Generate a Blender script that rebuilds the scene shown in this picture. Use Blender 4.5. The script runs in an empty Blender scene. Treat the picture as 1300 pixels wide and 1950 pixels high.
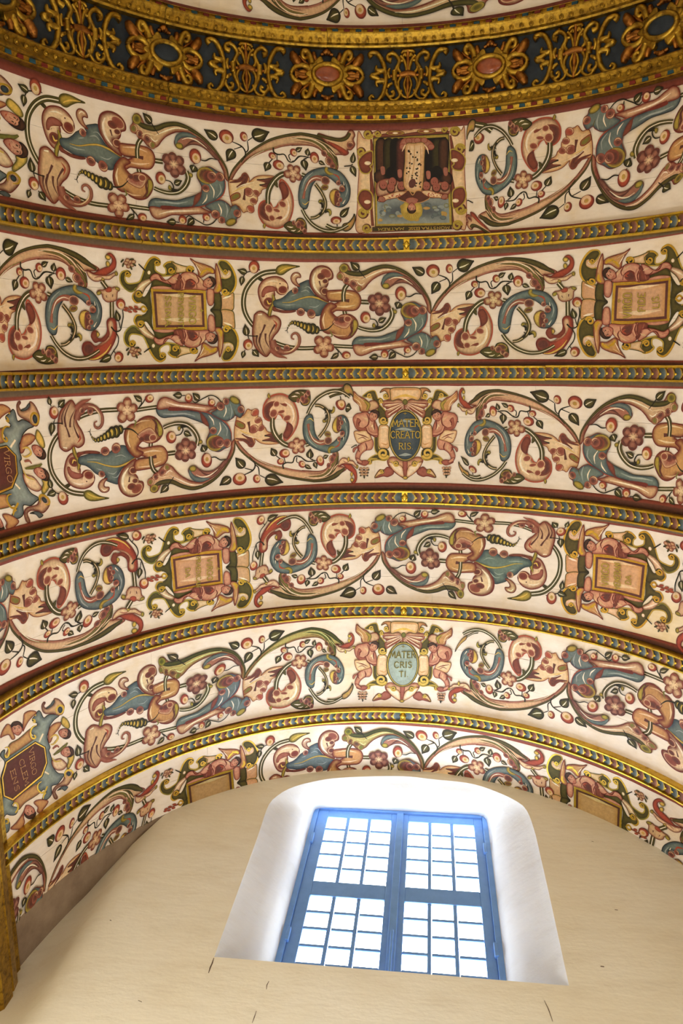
import bpy, math, random
import numpy as np
from mathutils import Matrix, Vector
from mathutils.geometry import delaunay_2d_cdt
random.seed(7); rng = np.random.default_rng(7)

# ------------------------------------------------------------------ camera, sky, lamps, exposure
R = 2.0                       # radius of the barrel vault (m); positions below are in units of R round the eye
EYE = 1.5                     # eye height (m)
CX, ZC = -0.08431446, 1.5563037          # vault axis and spring line
FPX = 1472.089
RX, RY, RZ = -0.19894223, -0.11429486, 0.00861818
def _rot(rx, ry, rz):
    cx, sx, cy, sy, cz, sz = math.cos(rx), math.sin(rx), math.cos(ry), math.sin(ry), math.cos(rz), math.sin(rz)
    X = np.array([[1,0,0],[0,cx,-sx],[0,sx,cx]]); Y = np.array([[cy,0,sy],[0,1,0],[-sy,0,cy]]); Z = np.array([[cz,-sz,0],[sz,cz,0],[0,0,1]])
    return Z @ Y @ X
CR_ = _rot(RX, RY, RZ)
scene = bpy.context.scene
COL = scene.collection
cam = bpy.data.cameras.new('camera'); camo = bpy.data.objects.new('camera', cam); COL.objects.link(camo)
cam.sensor_width = 36.0; cam.lens = FPX/1950*36.0; cam.clip_start = 0.01; cam.clip_end = 200
m = np.eye(4); m[:3,0] = CR_ @ [1,0,0]; m[:3,1] = CR_ @ [0,-1,0]; m[:3,2] = CR_ @ [0,0,-1]; m[:3,3] = [0,0,EYE]
camo.matrix_world = Matrix(m.tolist())
scene.camera = camo
scene.view_settings.view_transform = 'Standard'; scene.view_settings.look = 'None'
scene.view_settings.gamma = 1.0; scene.view_settings.use_curve_mapping = False
scene.view_settings.exposure = 0.10
SKY_STRENGTH = 14.0
world = bpy.data.worlds.new('bright_overcast_sky'); scene.world = world; world.use_nodes = True
bg = world.node_tree.nodes['Background']; bg.inputs['Color'].default_value = (0.93, 0.96, 1.0, 1); bg.inputs['Strength'].default_value = SKY_STRENGTH
def lamp(name, kind, loc, power, color, size, aim=None, size_y=None):
    l = bpy.data.lights.new(name, kind); l.energy = power; l.color = color
    if kind == 'AREA':
        l.size = size
        if size_y: l.shape = 'RECTANGLE'; l.size_y = size_y
    else: l.shadow_soft_size = size
    o = bpy.data.objects.new(name, l); COL.objects.link(o); o.location = loc
    if aim is not None: o.rotation_euler = (Vector(aim)-Vector(loc)).to_track_quat('-Z','Y').to_euler()
    return o
# added fill lamps without fixtures, near neutral, set to shape the light falloff
lamp('fill_lamp', 'POINT', (-0.8, 2.2, 2.2), 126, (0.97, 1.0, 1.05), 0.35)
lamp('fill_lamp', 'POINT', (-1.2, -0.6, 1.6), 28, (1.0, 0.98, 0.92), 0.35)
lamp('fill_lamp', 'POINT', (0.8, -1.0, 1.6), 18, (1.0, 0.97, 0.90), 0.35)
# sampling portal in the window opening (emits nothing itself)
pl = lamp('window_portal', 'AREA', ((-0.0905)*R, 1.66*R, 2.14*R+EYE), 1, (1,1,1), 0.62*R, ((-0.0905)*R, 0, 2.14*R+EYE), 0.9*R)
pl.data.cycles.is_portal = True

# ------------------------------------------------------------------ helpers
def lin(c):
    c = np.asarray(c, float)/255.0
    return np.where(c <= 0.04045, c/12.92, ((c+0.055)/1.055)**2.4)
def tag(o, label=None, cat=None, group=None, kind=None):
    if label: o['label'] = label
    if cat: o['category'] = cat
    if group: o['group'] = group
    if kind: o['kind'] = kind
    return o
def empty(name, loc=(0,0,0), parent=None):
    o = bpy.data.objects.new(name, None); o.location = loc; o.empty_display_size = 0.1; COL.objects.link(o)
    if parent: o.parent = parent
    return o
def link(name, me, parent=None, mat=None):
    o = bpy.data.objects.new(name, me); COL.objects.link(o)
    if parent is not None: o.parent = parent
    if mat is not None and len(me.materials) == 0: me.materials.append(mat)
    return o
def mesh(name, verts, faces, mat=None, cols=None, smooth=True):
    me = bpy.data.meshes.new(name)
    me.from_pydata([tuple(v) for v in np.asarray(verts, float).tolist()], [], faces)
    if cols is not None:
        at = me.color_attributes.new('paint', 'FLOAT_COLOR', 'POINT')
        at.data.foreach_set('color', np.asarray(cols, np.float32).ravel())
    if smooth: me.polygons.foreach_set('use_smooth', [True]*len(me.polygons))
    if mat is not None: me.materials.append(mat)
    me.update()
    return me
def obj(name, verts, faces, mat, parent=None, cols=None, smooth=True):
    return link(name, mesh(name, verts, faces, mat, cols, smooth), parent)
class MB:
    def __init__(s): s.v = []; s.f = []; s.c = []
    def add(s, verts, faces, col=None):
        b = len(s.v); s.v += [tuple(x) for x in verts]; s.f += [tuple(i+b for i in f) for f in faces]
        if col is not None:
            col = np.asarray(col, float)
            s.c += [tuple(col)]*len(verts) if col.ndim == 1 else [tuple(c) for c in col]
    def box(s, a, b, col=None):
        x0,y0,z0 = a; x1,y1,z1 = b
        s.add([(x0,y0,z0),(x1,y0,z0),(x1,y1,z0),(x0,y1,z0),(x0,y0,z1),(x1,y0,z1),(x1,y1,z1),(x0,y1,z1)],
              [(0,3,2,1),(4,5,6,7),(0,1,5,4),(1,2,6,5),(2,3,7,6),(3,0,4,7)], col)
    def build(s, name, mat, parent=None, smooth=False):
        return obj(name, s.v, s.f, mat, parent, s.c if s.c else None, smooth)
def P(th, z, h=0.0):             # a point on the vault: angle from the crown, depth, height below the surface
    th = np.asarray(th, float); r = 1.0-np.asarray(h, float)
    return np.stack([(CX+r*np.sin(th))*R, np.asarray(z, float)*R+0*th, (ZC+r*np.cos(th))*R+EYE], -1)
def ray(px):
    px = np.atleast_2d(np.asarray(px, float))
    d = np.stack([(px[:,0]-650)/FPX, (px[:,1]-975)/FPX, np.ones(len(px))], 1)
    return d @ CR_.T
def pix(px):                      # where a line of sight meets the vault: (angle, depth)
    d = ray(px)
    A = d[:,0]**2+d[:,2]**2; B = -2*(d[:,0]*CX+d[:,2]*ZC); C = CX*CX+ZC*ZC-1
    t = (-B+np.sqrt(np.maximum(B*B-4*A*C, 1e-9)))/(2*A)
    X = d*t[:,None]
    return np.stack([np.arctan2(X[:,0]-CX, X[:,2]-ZC), X[:,1]], 1)

# ------------------------------------------------------------------ materials
def nodes(name):
    ma = bpy.data.materials.new(name); ma.use_nodes = True
    nt = ma.node_tree; return ma, nt, nt.nodes['Principled BSDF'], nt.nodes, nt.links
def noise(N, L, scale, detail=4, rough=0.6, vec=None, mapping=None):
    n = N.new('ShaderNodeTexNoise'); n.inputs['Scale'].default_value = scale; n.inputs['Detail'].default_value = detail; n.inputs['Roughness'].default_value = rough
    g = N.new('ShaderNodeNewGeometry')
    if mapping:
        mp = N.new('ShaderNodeMapping'); mp.inputs['Scale'].default_value = mapping
        L.new(g.outputs['Position'], mp.inputs['Vector']); L.new(mp.outputs['Vector'], n.inputs['Vector'])
    else: L.new(g.outputs['Position'], n.inputs['Vector'])
    return n.outputs['Fac']
def ramp(N, L, fac, stops):
    r = N.new('ShaderNodeValToRGB'); e = r.color_ramp.elements
    while len(e) < len(stops): e.new(0.5)
    for el, (p, c) in zip(e, stops):
        el.position = p; el.color = tuple(c) + (1,) if len(c) == 3 else tuple(c)
    L.new(fac, r.inputs['Fac']); return r.outputs['Color']
def mix(N, L, fac, a, b, mode='MIX'):
    x = N.new('ShaderNodeMix'); x.data_type = 'RGBA'; x.blend_type = mode
    for inp, val in ((x.inputs['Factor'], fac), (x.inputs[6], a), (x.inputs[7], b)):
        if hasattr(val, 'is_linked'): L.new(val, inp)
        else: inp.default_value = val if isinstance(val, (int, float)) else (tuple(val)+(1,))[:4]
    return x.outputs[2]
def bump(N, L, bs, fac, strength, dist):
    b = N.new('ShaderNodeBump'); b.inputs['Strength'].default_value = strength; b.inputs['Distance'].default_value = dist
    L.new(fac, b.inputs['Height']); L.new(b.outputs['Normal'], bs.inputs['Normal'])
def paint_material():
    ma, nt, bs, N, L = nodes('tempera_paint')
    a = N.new('ShaderNodeAttribute'); a.attribute_name = 'paint'
    f1 = noise(N, L, 55, 5, 0.7); f2 = noise(N, L, 9, 4)
    c = mix(N, L, 1.0, a.outputs['Color'], ramp(N, L, f1, [(0.3,(0.80,0.78,0.76)),(0.7,(1.12,1.1,1.08))]), 'MULTIPLY')
    c = mix(N, L, 1.0, c, ramp(N, L, f2, [(0.3,(0.92,0.9,0.86)),(0.65,(1.04,1.04,1.04))]), 'MULTIPLY')
    L.new(c, bs.inputs['Base Color'])
    inv = N.new('ShaderNodeMath'); inv.operation = 'SUBTRACT'; inv.inputs[0].default_value = 1.0; L.new(a.outputs['Alpha'], inv.inputs[1])
    mm = N.new('ShaderNodeMath'); mm.operation = 'MULTIPLY'; mm.inputs[1].default_value = 0.85; L.new(inv.outputs[0], mm.inputs[0])
    L.new(mm.outputs[0], bs.inputs['Metallic'])
    rr = N.new('ShaderNodeMapRange'); L.new(a.outputs['Alpha'], rr.inputs['Value']); rr.inputs['To Min'].default_value = 0.33; rr.inputs['To Max'].default_value = 0.62
    L.new(rr.outputs[0], bs.inputs['Roughness']); bs.inputs['Specular IOR Level'].default_value = 0.3
    bump(N, L, bs, f1, 0.25, 0.004)
    return ma
def board_material():
    ma, nt, bs, N, L = nodes('painted_cream_board')
    f1 = noise(N, L, 3.2, 6, 0.65); f2 = noise(N, L, 30, 5, 0.7, mapping=(0.35,1,0.35)); f3 = noise(N, L, 1.1, 3)
    c = ramp(N, L, f1, [(0.30, lin((230,208,174))), (0.44, lin((238,222,202))), (0.60, lin((242,229,213))), (0.8, lin((246,237,225)))])
    c = mix(N, L, ramp(N, L, f3, [(0.60,(0,0,0)),(0.72,(0.45,0.45,0.45))]), c, lin((238,206,130)))
    c = mix(N, L, 1.0, c, ramp(N, L, f2, [(0.3,(0.93,0.92,0.9)),(0.6,(1.02,1.02,1.02))]), 'MULTIPLY')
    L.new(c, bs.inputs['Base Color']); bs.inputs['Roughness'].default_value = 0.6; bs.inputs['Specular IOR Level'].default_value = 0.3
    bump(N, L, bs, f2, 0.2, 0.003)
    return ma
def gold_material(name, base, dark, rough, bole=0.35):
    ma, nt, bs, N, L = nodes(name)
    f1 = noise(N, L, 38, 6, 0.7); f2 = noise(N, L, 7, 4)
    c = ramp(N, L, f1, [(0.28, lin(dark)), (0.28+bole*0.5, lin(base)), (0.85, lin(base)*1.06)])
    c = mix(N, L, 1.0, c, ramp(N, L, f2, [(0.3,(0.72,0.66,0.6)),(0.6,(1,1,1))]), 'MULTIPLY')
    L.new(c, bs.inputs['Base Color']); bs.inputs['Metallic'].default_value = 0.88
    rr = N.new('ShaderNodeMapRange'); L.new(f1, rr.inputs['Value']); rr.inputs['To Min'].default_value = rough+0.15; rr.inputs['To Max'].default_value = rough-0.08
    L.new(rr.outputs[0], bs.inputs['Roughness'])
    bump(N, L, bs, f1, 0.5, 0.006)
    return ma
def plain_material(name, c1, c2, scale=8, rough=0.7, b=0.15, dist=0.004, spec=0.3):
    ma, nt, bs, N, L = nodes(name)
    f = noise(N, L, scale, 6, 0.65)
    L.new(ramp(N, L, f, [(0.32, lin(c1)), (0.66, lin(c2))]), bs.inputs['Base Color'])
    bs.inputs['Roughness'].default_value = rough; bs.inputs['Specular IOR Level'].default_value = spec
    bump(N, L, bs, f, b, dist)
    return ma
def plaster_material(name, c1, c2, c3):
    ma, nt, bs, N, L = nodes(name)
    f = noise(N, L, 1.3, 5, 0.6); f2 = noise(N, L, 6, 6, 0.6, mapping=(0.5,1,1.6)); f3 = noise(N, L, 24, 4, 0.6)
    c = ramp(N, L, f, [(0.3, lin(c1)), (0.5, lin(c2)), (0.72, lin(c3))])
    c = mix(N, L, 1.0, c, ramp(N, L, f2, [(0.25,(0.93,0.91,0.88)),(0.5,(1,1,1))]), 'MULTIPLY')
    L.new(c, bs.inputs['Base Color']); bs.inputs['Roughness'].default_value = 0.85; bs.inputs['Specular IOR Level'].default_value = 0.2
    ad = N.new('ShaderNodeMath'); ad.operation = 'MULTIPLY_ADD'; ad.inputs[1].default_value = 0.25; L.new(f3, ad.inputs[0]); L.new(f2, ad.inputs[2])
    bump(N, L, bs, ad.outputs[0], 0.22, 0.02)
    return ma
M_PAINT = paint_material(); M_BOARD = board_material()
M_GOLD = gold_material('gilding', (226,190,66), (150,108,34), 0.30)
M_OLDGOLD = gold_material('worn_gilding', (184,146,48), (78,48,20), 0.29, 0.55)
M_WALL = plaster_material('cream_plaster', (240,230,206), (245,238,219), (248,243,229))
M_WHITE = plaster_material('white_limewash', (208,208,207), (219,218,216), (226,225,222))
M_BARE = plain_material('bare_brown_plaster', (128,106,84), (158,136,110), 5, 0.85)
M_GROUND = plain_material('dark_blue_ground', (26,32,40), (46,54,62), 14, 0.6)
M_BLUE = plain_material('blue_wood_with_glare', (112,158,226), (124,172,238), 12, 0.45)  # pale blue is window glare put into the darker frame colour
M_FLOOR = plain_material('clay_floor', (166,146,124), (190,168,144), 3, 0.7)
M_DARK = plain_material('dark_backing', (48,34,24), (70,50,36), 10, 0.9)
M_JEWEL = plain_material('amber_cabochon', (120,52,24), (160,80,42), 20, 0.18, 0.05, 0.002, 0.6)
def glass_material():
    ma = bpy.data.materials.new('window_glass'); ma.use_nodes = True; nt = ma.node_tree; N = nt.nodes; L = nt.links
    N.remove(N['Principled BSDF']); out = N['Material Output']
    tr = N.new('ShaderNodeBsdfTransparent'); tr.inputs['Color'].default_value = (0.95,0.97,0.98,1)
    gl = N.new('ShaderNodeBsdfGlossy'); gl.inputs['Roughness'].default_value = 0.05
    mx = N.new('ShaderNodeMixShader'); mx.inputs[0].default_value = 0.05; L.new(tr.outputs[0], mx.inputs[1]); L.new(gl.outputs[0], mx.inputs[2]); L.new(mx.outputs[0], out.inputs['Surface'])
    return ma
M_GLASS = glass_material()

# ------------------------------------------------------------------ room shell
XL, XR = CX-1.0, CX+1.0
YB, YW = -1.75, 1.46            # rear wall, front face of the window wall (units of R)
ZF = -EYE/R                     # floor
def W(x, y, z): return (x*R, y*R, z*R+EYE)
# vault shell behind the boards (one curved skin), goes on as bare plaster beside the window wall
def sheet(th0, th1, nth, zs, hs, mat, name, kind=None, cols=None):
    ths = np.linspace(th0, th1, nth+1); V = []
    for z, h in zip(zs, hs): V += P(ths, np.full_like(ths, z), h).tolist()
    n = nth+1; F = [(j*n+i, j*n+i+1, (j+1)*n+i+1, (j+1)*n+i) for j in range(len(zs)-1) for i in range(nth)]
    o = obj(name, V, F, mat)
    if kind: o['kind'] = kind
    return o
sheet(-math.pi/2, math.pi/2, 96, [YB, 1.61], [-0.012, -0.012], M_DARK, 'ceiling', 'structure')
sheet(-math.pi/2, math.pi/2, 96, [1.462, 1.61], [0.0, 0.0], M_BARE, 'trim_1', 'structure')
# side walls, rear wall, floor
def quad(name, pts, mat):
    o = obj(name, [W(*p) for p in pts], [(0,1,2,3)], mat, smooth=False); o['kind'] = 'structure'; return o
quad('wall_left', [(XL-.012,YB,ZF),(XL-.012,1.65,ZF),(XL-.012,1.65,ZC),(XL-.012,YB,ZC)], M_WALL)
quad('wall_right', [(XR+.012,YB,ZF),(XR+.012,1.65,ZF),(XR+.012,1.65,ZC),(XR+.012,YB,ZC)], M_WALL)
quad('floor', [(XL-.012,YB,ZF),(XR+.012,YB,ZF),(XR+.012,1.65,ZF),(XL-.012,1.65,ZF)], M_FLOOR)
rb = [(XL-.012,YB,ZF),(XR+.012,YB,ZF)] + [(CX+1.012*math.sin(t), YB, ZC+1.012*math.cos(t)) for t in np.linspace(math.pi/2, -math.pi/2, 49)]
o = obj('wall_back', [W(*p) for p in rb], [tuple(range(len(rb)))], M_WALL, smooth=False); o['kind'] = 'structure'

# window wall: ring of faces between the arched opening and the vault / floor outline
def plane(px, y):
    d = ray([px])[0]; return d*(y/d[1])
XO0, XO1, ZO0 = -0.517, 0.342, 1.619
out_px = [(410,1822),(441.5,1727.5),(475,1633),(491,1589),(511,1534),(530,1514),(555,1500),(594,1489),(649,1481),(760,1478),(823,1484),(895,1492),(948,1509),(989,1529.5),(1006,1550),(1020,1592),(1045,1700),(1064,1783),(1084,1874)]
out_pts = np.array([plane(p, YW)[[0,2]] for p in out_px])
for q in out_pts:                                  # straight jambs
    if q[1] < 2.2: q[0] = XO0 if q[0] < 0 else XO1
out_pts[0] = (XO0, ZO0); out_pts[-1] = (XO1, ZO0)
def resample(pts, n, closed=False):
    pts = np.asarray(pts, float)
    if closed: pts = np.vstack([pts, pts[:1]])
    d = np.r_[0, np.cumsum(np.hypot(*np.diff(pts, axis=0).T))]
    t = np.linspace(0, d[-1], n+1 if closed else n)
    r = np.stack([np.interp(t, d, pts[:,k]) for k in range(2)], 1)
    return r[:-1] if closed else r
def crom(pts, n=8, closed=False):
    pts = np.asarray(pts, float); N_ = len(pts); o = []
    idx = range(N_) if closed else range(N_-1)
    for i in idx:
        if closed: a,b,c,d = pts[(i-1)%N_], pts[i], pts[(i+1)%N_], pts[(i+2)%N_]
        else: a,b,c,d = pts[max(i-1,0)], pts[i], pts[i+1], pts[min(i+2,N_-1)]
        for k in range(n):
            t = k/n
            o.append(0.5*((2*b)+(c-a)*t+(2*a-5*b+4*c-d)*t*t+(3*b-a-3*c+d)*t**3))
    if not closed: o.append(pts[-1])
    return np.array(o)
def zone(side0, top, side1, n0, n1):               # outline with matching numbers of points
    return np.vstack([resample(side0, n0), resample(top, n1)[1:-1], resample(side1, n0)])
def opening(pts):
    i0 = 3; i1 = len(pts)-4
    return zone(pts[:i0+1], crom(pts[i0:i1+1], 8), pts[i1:], 8, 48)
OUT = opening(out_pts)
def zw(x):                                         # the plaster face runs back into the left corner
    return np.interp(x, [-1.10,-1.06,-1.0,-0.95,-0.89,-0.84,2], [1.605,1.595,1.572,1.538,1.475,1.46,1.46])
nO = len(OUT)
sill = np.stack([np.linspace(XO1, XO0, 26)[1:-1], np.full(24, ZO0)], 1)
inner = np.vstack([OUT, sill])
cen = np.array([-0.087, 2.0])
outer = []
def bound(a):                                      # outer outline along direction a
    lo, hi = 0.0, 6.0
    for _ in range(40):
        mid_ = (lo+hi)/2; p_ = cen+mid_*a
        ins = abs(p_[0]-CX) < 1.006 and p_[1] > ZF and (p_[1] < ZC or (p_[0]-CX)**2+(p_[1]-ZC)**2 < 1.006**2)
        lo, hi = (mid_, hi) if ins else (lo, mid_)
    return cen+lo*a
dirs = [(q-cen)/np.hypot(*(q-cen)) for q in inner]
outer = np.array([bound(a) for a in dirs])
V = []; F = []; K = 14; n = len(inner)
for k in range(K+1):
    s = (k/K)
    for a_, b_ in zip(inner, outer):
        q = a_+(b_-a_)*s; V.append(W(q[0], float(zw(q[0])), q[1]))
for k in range(K):
    for i in range(n): F.append((k*n+i, k*n+(i+1)%n, (k+1)*n+(i+1)%n, (k+1)*n+i))
o = obj('wall_front', V, F, M_WALL); o['kind'] = 'structure'
# splayed reveal, white limewash
YS, YF = 1.53, 1.60
xm0, xm1, zm = -0.428, 0.262, 2.43
mid_pts = np.array([(xm0,ZO0),(xm0,1.8),(xm0,2.1),(xm0,2.30),(xm0+.008,2.375),(xm0+.03,2.42),(xm0+.075,2.449),(xm0+.14,2.462),(-0.16,2.468),(-0.09,2.47),(-0.02,2.469),(0.05,2.466),(xm1-.085,2.452),(xm1-.035,2.425),(xm1-.010,2.385),(xm1,2.30),(xm1,2.1),(xm1,1.8),(xm1,ZO0)])
MID = opening(mid_pts)
k_ = YF/1.63
fx0, fx1, fz = -0.405*k_, 0.2175*k_, 2.560*k_
fr_pts = np.array([(fx0,ZO0),(fx0,1.8),(fx0,2.1),(fx0,2.36),(fx0,2.45),(fx0+.002,fz-.03),(fx0+.012,fz-.012),(fx0+.06,fz-.006),(-0.2,fz-.001),(-0.09,fz),(0.0,fz+.001),(0.08,fz+.003),(fx1-.04,fz+.004),(fx1-.018,fz-.004),(fx1-.002,fz-.022),(fx1,2.36),(fx1,2.1),(fx1,1.8),(fx1,ZO0)])
FRM = opening(fr_pts)
V = []; 
levels = [(OUT,YW),(OUT*0.96+MID*0.04,YW+0.004),(OUT*0.7+MID*0.3,YW+0.022),(OUT*0.35+MID*0.65,YW+0.046),(MID,YS),(FRM*0.6+MID*0.4,YS+0.03),(FRM,YF),(FRM,YF+0.05)]
for pts, y in levels:
    for q in pts: V.append(W(q[0], y, q[1]))
F = [(j*nO+i, j*nO+i+1, (j+1)*nO+i+1, (j+1)*nO+i) for j in range(len(levels)-1) for i in range(nO-1)]
b0 = len(V)
for pts, y in levels: V += [W(pts[0][0], y, ZO0), W(pts[-1][0], y, ZO0)]
F += [(b0+2*j, b0+2*j+1, b0+2*j+3, b0+2*j+2) for j in range(len(levels)-1)]
o = obj('trim_2', V, F, M_WHITE); o['kind'] = 'structure'
# outside masonry round the frame so that no sky leaks in
mb = MB()
mb.box(W(XL-.1,YF+.05,ZF-.05), W(fx0+.0,YF+.09,2.7)); mb.box(W(fx1,YF+.05,ZF-.05), W(XR+.1,YF+.09,2.7))
mb.box(W(fx0,YF+.05,fz+.004), W(fx1,YF+.09,2.7)); mb.box(W(fx0,YF+.05,ZF-.05), W(fx1,YF+.09,ZO0))
o = mb.build('wall_outer', M_WALL); o['kind'] = 'structure'

# ------------------------------------------------------------------ window: frame, two casements, sixty panes
win = empty('window_1', W(-0.09, YF, ZO0)); win['kind'] = 'structure'
wo = np.array(W(-0.09, YF, ZO0))
def wpart(name, boxes, mat, parent=win):
    mb = MB()
    for a, b in boxes: mb.box(np.array(W(*a))-wo, np.array(W(*b))-wo)
    o = mb.build(name, mat, None)
    bm_ = o.modifiers.new('b', 'BEVEL'); bm_.width = 0.004; bm_.segments = 2; bm_.limit_method = 'ANGLE'
    o.parent = parent; return o
ks = YF/1.64
gx = [(-0.3535*ks, -0.1225*ks), (-0.0600*ks, 0.1720*ks)]
gz = [(2.171*ks, 2.524*ks), (1.7595*ks, 2.1035*ks)]
zb = ZO0
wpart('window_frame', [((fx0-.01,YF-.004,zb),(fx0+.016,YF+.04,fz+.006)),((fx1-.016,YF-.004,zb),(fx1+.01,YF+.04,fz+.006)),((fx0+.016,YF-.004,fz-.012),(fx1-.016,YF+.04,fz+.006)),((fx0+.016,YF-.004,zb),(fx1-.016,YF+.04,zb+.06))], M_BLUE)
xc = (gx[0][1]+gx[1][0])/2
for ci, ((a, b), (sx0, sx1)) in enumerate(zip(gx, [(fx0+.016, xc-.003), (xc+.003, fx1-.016)])):
    y0, y1 = YF+.004, YF+.014
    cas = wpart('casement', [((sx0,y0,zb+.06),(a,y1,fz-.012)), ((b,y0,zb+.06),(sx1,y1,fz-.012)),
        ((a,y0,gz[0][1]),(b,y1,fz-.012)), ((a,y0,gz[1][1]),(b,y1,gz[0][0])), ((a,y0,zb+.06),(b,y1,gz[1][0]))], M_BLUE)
    wd, ht = (b-a)/3, None
    for (z0, z1) in gz:
        ht = (z1-z0)/5; g = 0.0054; boxes = []
        for c in (1, 2): boxes.append(((a+c*wd-.0074, y0+.002, z0), (a+c*wd+.0042, y0+.007, z1)))
        for c in range(3):
            for r in range(1, 5): boxes.append(((a+c*wd+(g if c else 0), y0+.002, z0+r*ht-g), (a+(c+1)*wd-(g if c < 2 else 0), y0+.007, z0+r*ht+g)))
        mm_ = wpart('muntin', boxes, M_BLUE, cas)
        for c in range(3):
            for r in range(5):
                q = MB(); q.box(np.array(W(a+c*wd+.001, y0+.004, z0+r*ht+.001))-wo, np.array(W(a+(c+1)*wd-.001, y0+.005, z0+(r+1)*ht-.001))-wo)
                q.build('pane', M_GLASS, cas)
    if ci == 1:
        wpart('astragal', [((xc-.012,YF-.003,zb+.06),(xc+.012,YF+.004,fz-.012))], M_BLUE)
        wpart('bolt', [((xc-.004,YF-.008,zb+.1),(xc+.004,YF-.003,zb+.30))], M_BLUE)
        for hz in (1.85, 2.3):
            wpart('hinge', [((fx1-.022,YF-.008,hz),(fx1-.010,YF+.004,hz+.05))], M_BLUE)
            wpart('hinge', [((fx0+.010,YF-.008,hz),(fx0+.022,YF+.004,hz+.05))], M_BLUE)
# hairline cracks and pits in the plaster round the sill
wf = bpy.data.objects['wall_front']
M_CRACK = plain_material('crack_line', (92,74,56), (120,98,76), 30, 0.95)
for line, w_ in (([(407,1824),(404,1834),(400,1843),(397,1853)],.0016), ([(512,1868),(508,1876),(507,1884)],.0011), ([(488,1925),(484,1937),(480,1948)],.0010), ([(1036,1905),(1044,1922),(1052,1945)],.0010),
                 ([(1170,1732),(1176,1733)],.0024), ([(1143,1840),(1150,1841)],.0030), ([(1126,1602),(1130,1603)],.0016), ([(263,1905),(270,1908)],.0014), ([(209,1752),(212,1753)],.002)):
    q = [plane(p, YW-.0006) for p in line]; V = []
    for i, a in enumerate(q):
        d = q[min(i+1,len(q)-1)]-q[max(i-1,0)]; nn = np.array([-d[2],0,d[0]]); nn = nn/np.linalg.norm(nn)*w_*(1 if 0 < i < len(q)-1 else .5)
        V += [W(*(a+nn)), W(*(a-nn))]
    obj('crack', V, [(2*i,2*i+1,2*i+3,2*i+2) for i in range(len(q)-1)], M_CRACK, wf)
# gilded cornice along the spring of the vault, both sides
for sgn, nm, lb in ((-1,'gilded_cornice','gilded cornice running along the left spring of the vault, its end against the plaster wall'), (1,'gilded_cornice','gilded cornice along the right spring of the vault, mostly beyond the photo edge')):
    prof = [(1.006,0.135),(0.994,0.128),(0.985,0.118),(0.988,0.100),(0.978,0.085),(0.965,0.070),(0.958,0.040),(0.962,0.036),(0.95,0.02),(0.95,-0.02),(0.96,-0.025),(0.985,-0.08),(1.006,-0.09)]
    y1 = 1.60 if sgn < 0 else YW
    t = empty(nm, W(CX+sgn, 0, ZC)); tag(t, lb, 'cornice'); tl = np.array(W(CX+sgn,0,ZC))
    parts = [('fillet', prof[0:4], M_OLDGOLD), ('frieze', prof[3:8], M_OLDGOLD), ('soffit', prof[7:13], M_OLDGOLD)]
    for pn, pr, ma in parts:
        V = []; ys = np.linspace(YB+.01, y1, 9)
        for y in ys: V += [np.array(W(CX+sgn*a, y, ZC+b))-tl for a, b in pr]
        k = len(pr); F = [(j*k+i, j*k+i+1, (j+1)*k+i+1, (j+1)*k+i) for j in range(8) for i in range(k-1)]
        F += [tuple(range(k)), tuple(range(8*k, 9*k))]
        obj(pn, V, F, ma, t, smooth=False)
# ------------------------------------------------------------------ painted panels: boards, edge battens
EDGE_PX = {
'0b':[(350,5),(500,37),(650,51),(900,35),(1050,5)],
'1t':[(0,128),(200,195),(400,230),(650,249),(890,240),(1100,202),(1300,165)],
'1b':[(0,378),(200,402),(400,432),(650,446),(900,442),(1150,421),(1300,400)],
'2t':[(0,442),(200,472),(400,495),(650,500),(900,490),(1150,466),(1300,447)],
'2b':[(0,705),(200,700),(400,692),(650,685),(900,684),(1150,685),(1300,687)],
'3t':[(0,765),(200,752),(400,742),(650,736),(950,736),(1300,740)],
'3b':[(0,1010),(200,967),(400,935),(650,918),(950,927),(1150,942),(1300,960)],
'4t':[(0,1075),(200,1025),(400,990),(650,966),(950,977),(1150,1000),(1300,1020)],
'4b':[(0,1305),(100,1257),(200,1222),(400,1180),(650,1150),(950,1155),(1100,1175),(1150,1187),(1300,1240)],
'5t':[(0,1380),(200,1267),(400,1207),(650,1183),(950,1192),(1150,1235),(1300,1275)],
'5b':[(0,1615),(100,1535),(200,1470),(400,1387),(650,1346),(900,1360),(1100,1415),(1300,1502)],
'6t':[(200,1495),(400,1415),(650,1378),(900,1397),(1100,1450),(1300,1535)]}
EDGE = {}
for k, v in EDGE_PX.items():
    q = pix(v); c = np.polyfit(q[:,0], q[:,1], 2)
    if k == '0b': c = np.array([0,0,q[:,1].mean()])
    EDGE[k] = c
def ez(k, th):
    if isinstance(k, float): return np.full_like(np.asarray(th, float), k)
    return np.polyval(EDGE[k], np.clip(th, -1.45, 1.0))
TH0, TH1 = -1.52, 1.52
PANELS = [   # name index, top edge, bottom edge, board cuts across, label
 (0, -1.29, '0b', 'painted vault panel beyond the wide gilt frieze, cut off by the top of the photo'),
 (1, '1t', '1b', 'painted vault panel with the framed upside-down picture of a robed woman sheltering a crowd'),
 (2, '2t', '2b', 'painted vault panel with the cartouches reading VIRGO PRVDENTISSIMA and VIRGO FIDELIS'),
 (3, '3t', '3b', 'painted vault panel with the dark oval cartouche reading MATER CREATORIS at its crown'),
 (4, '4t', '4b', 'painted vault panel with the cartouches reading VIRGO PRAEDICANDA and VIRGO VENERANDA'),
 (5, '5t', '5b', 'painted vault panel with the pale oval cartouche reading MATER CRISTI at its crown'),
 (6, '6t', 1.463, 'painted vault panel nearest the window wall, cut off by the plaster lunette'),
]
PAN = {}
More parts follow.
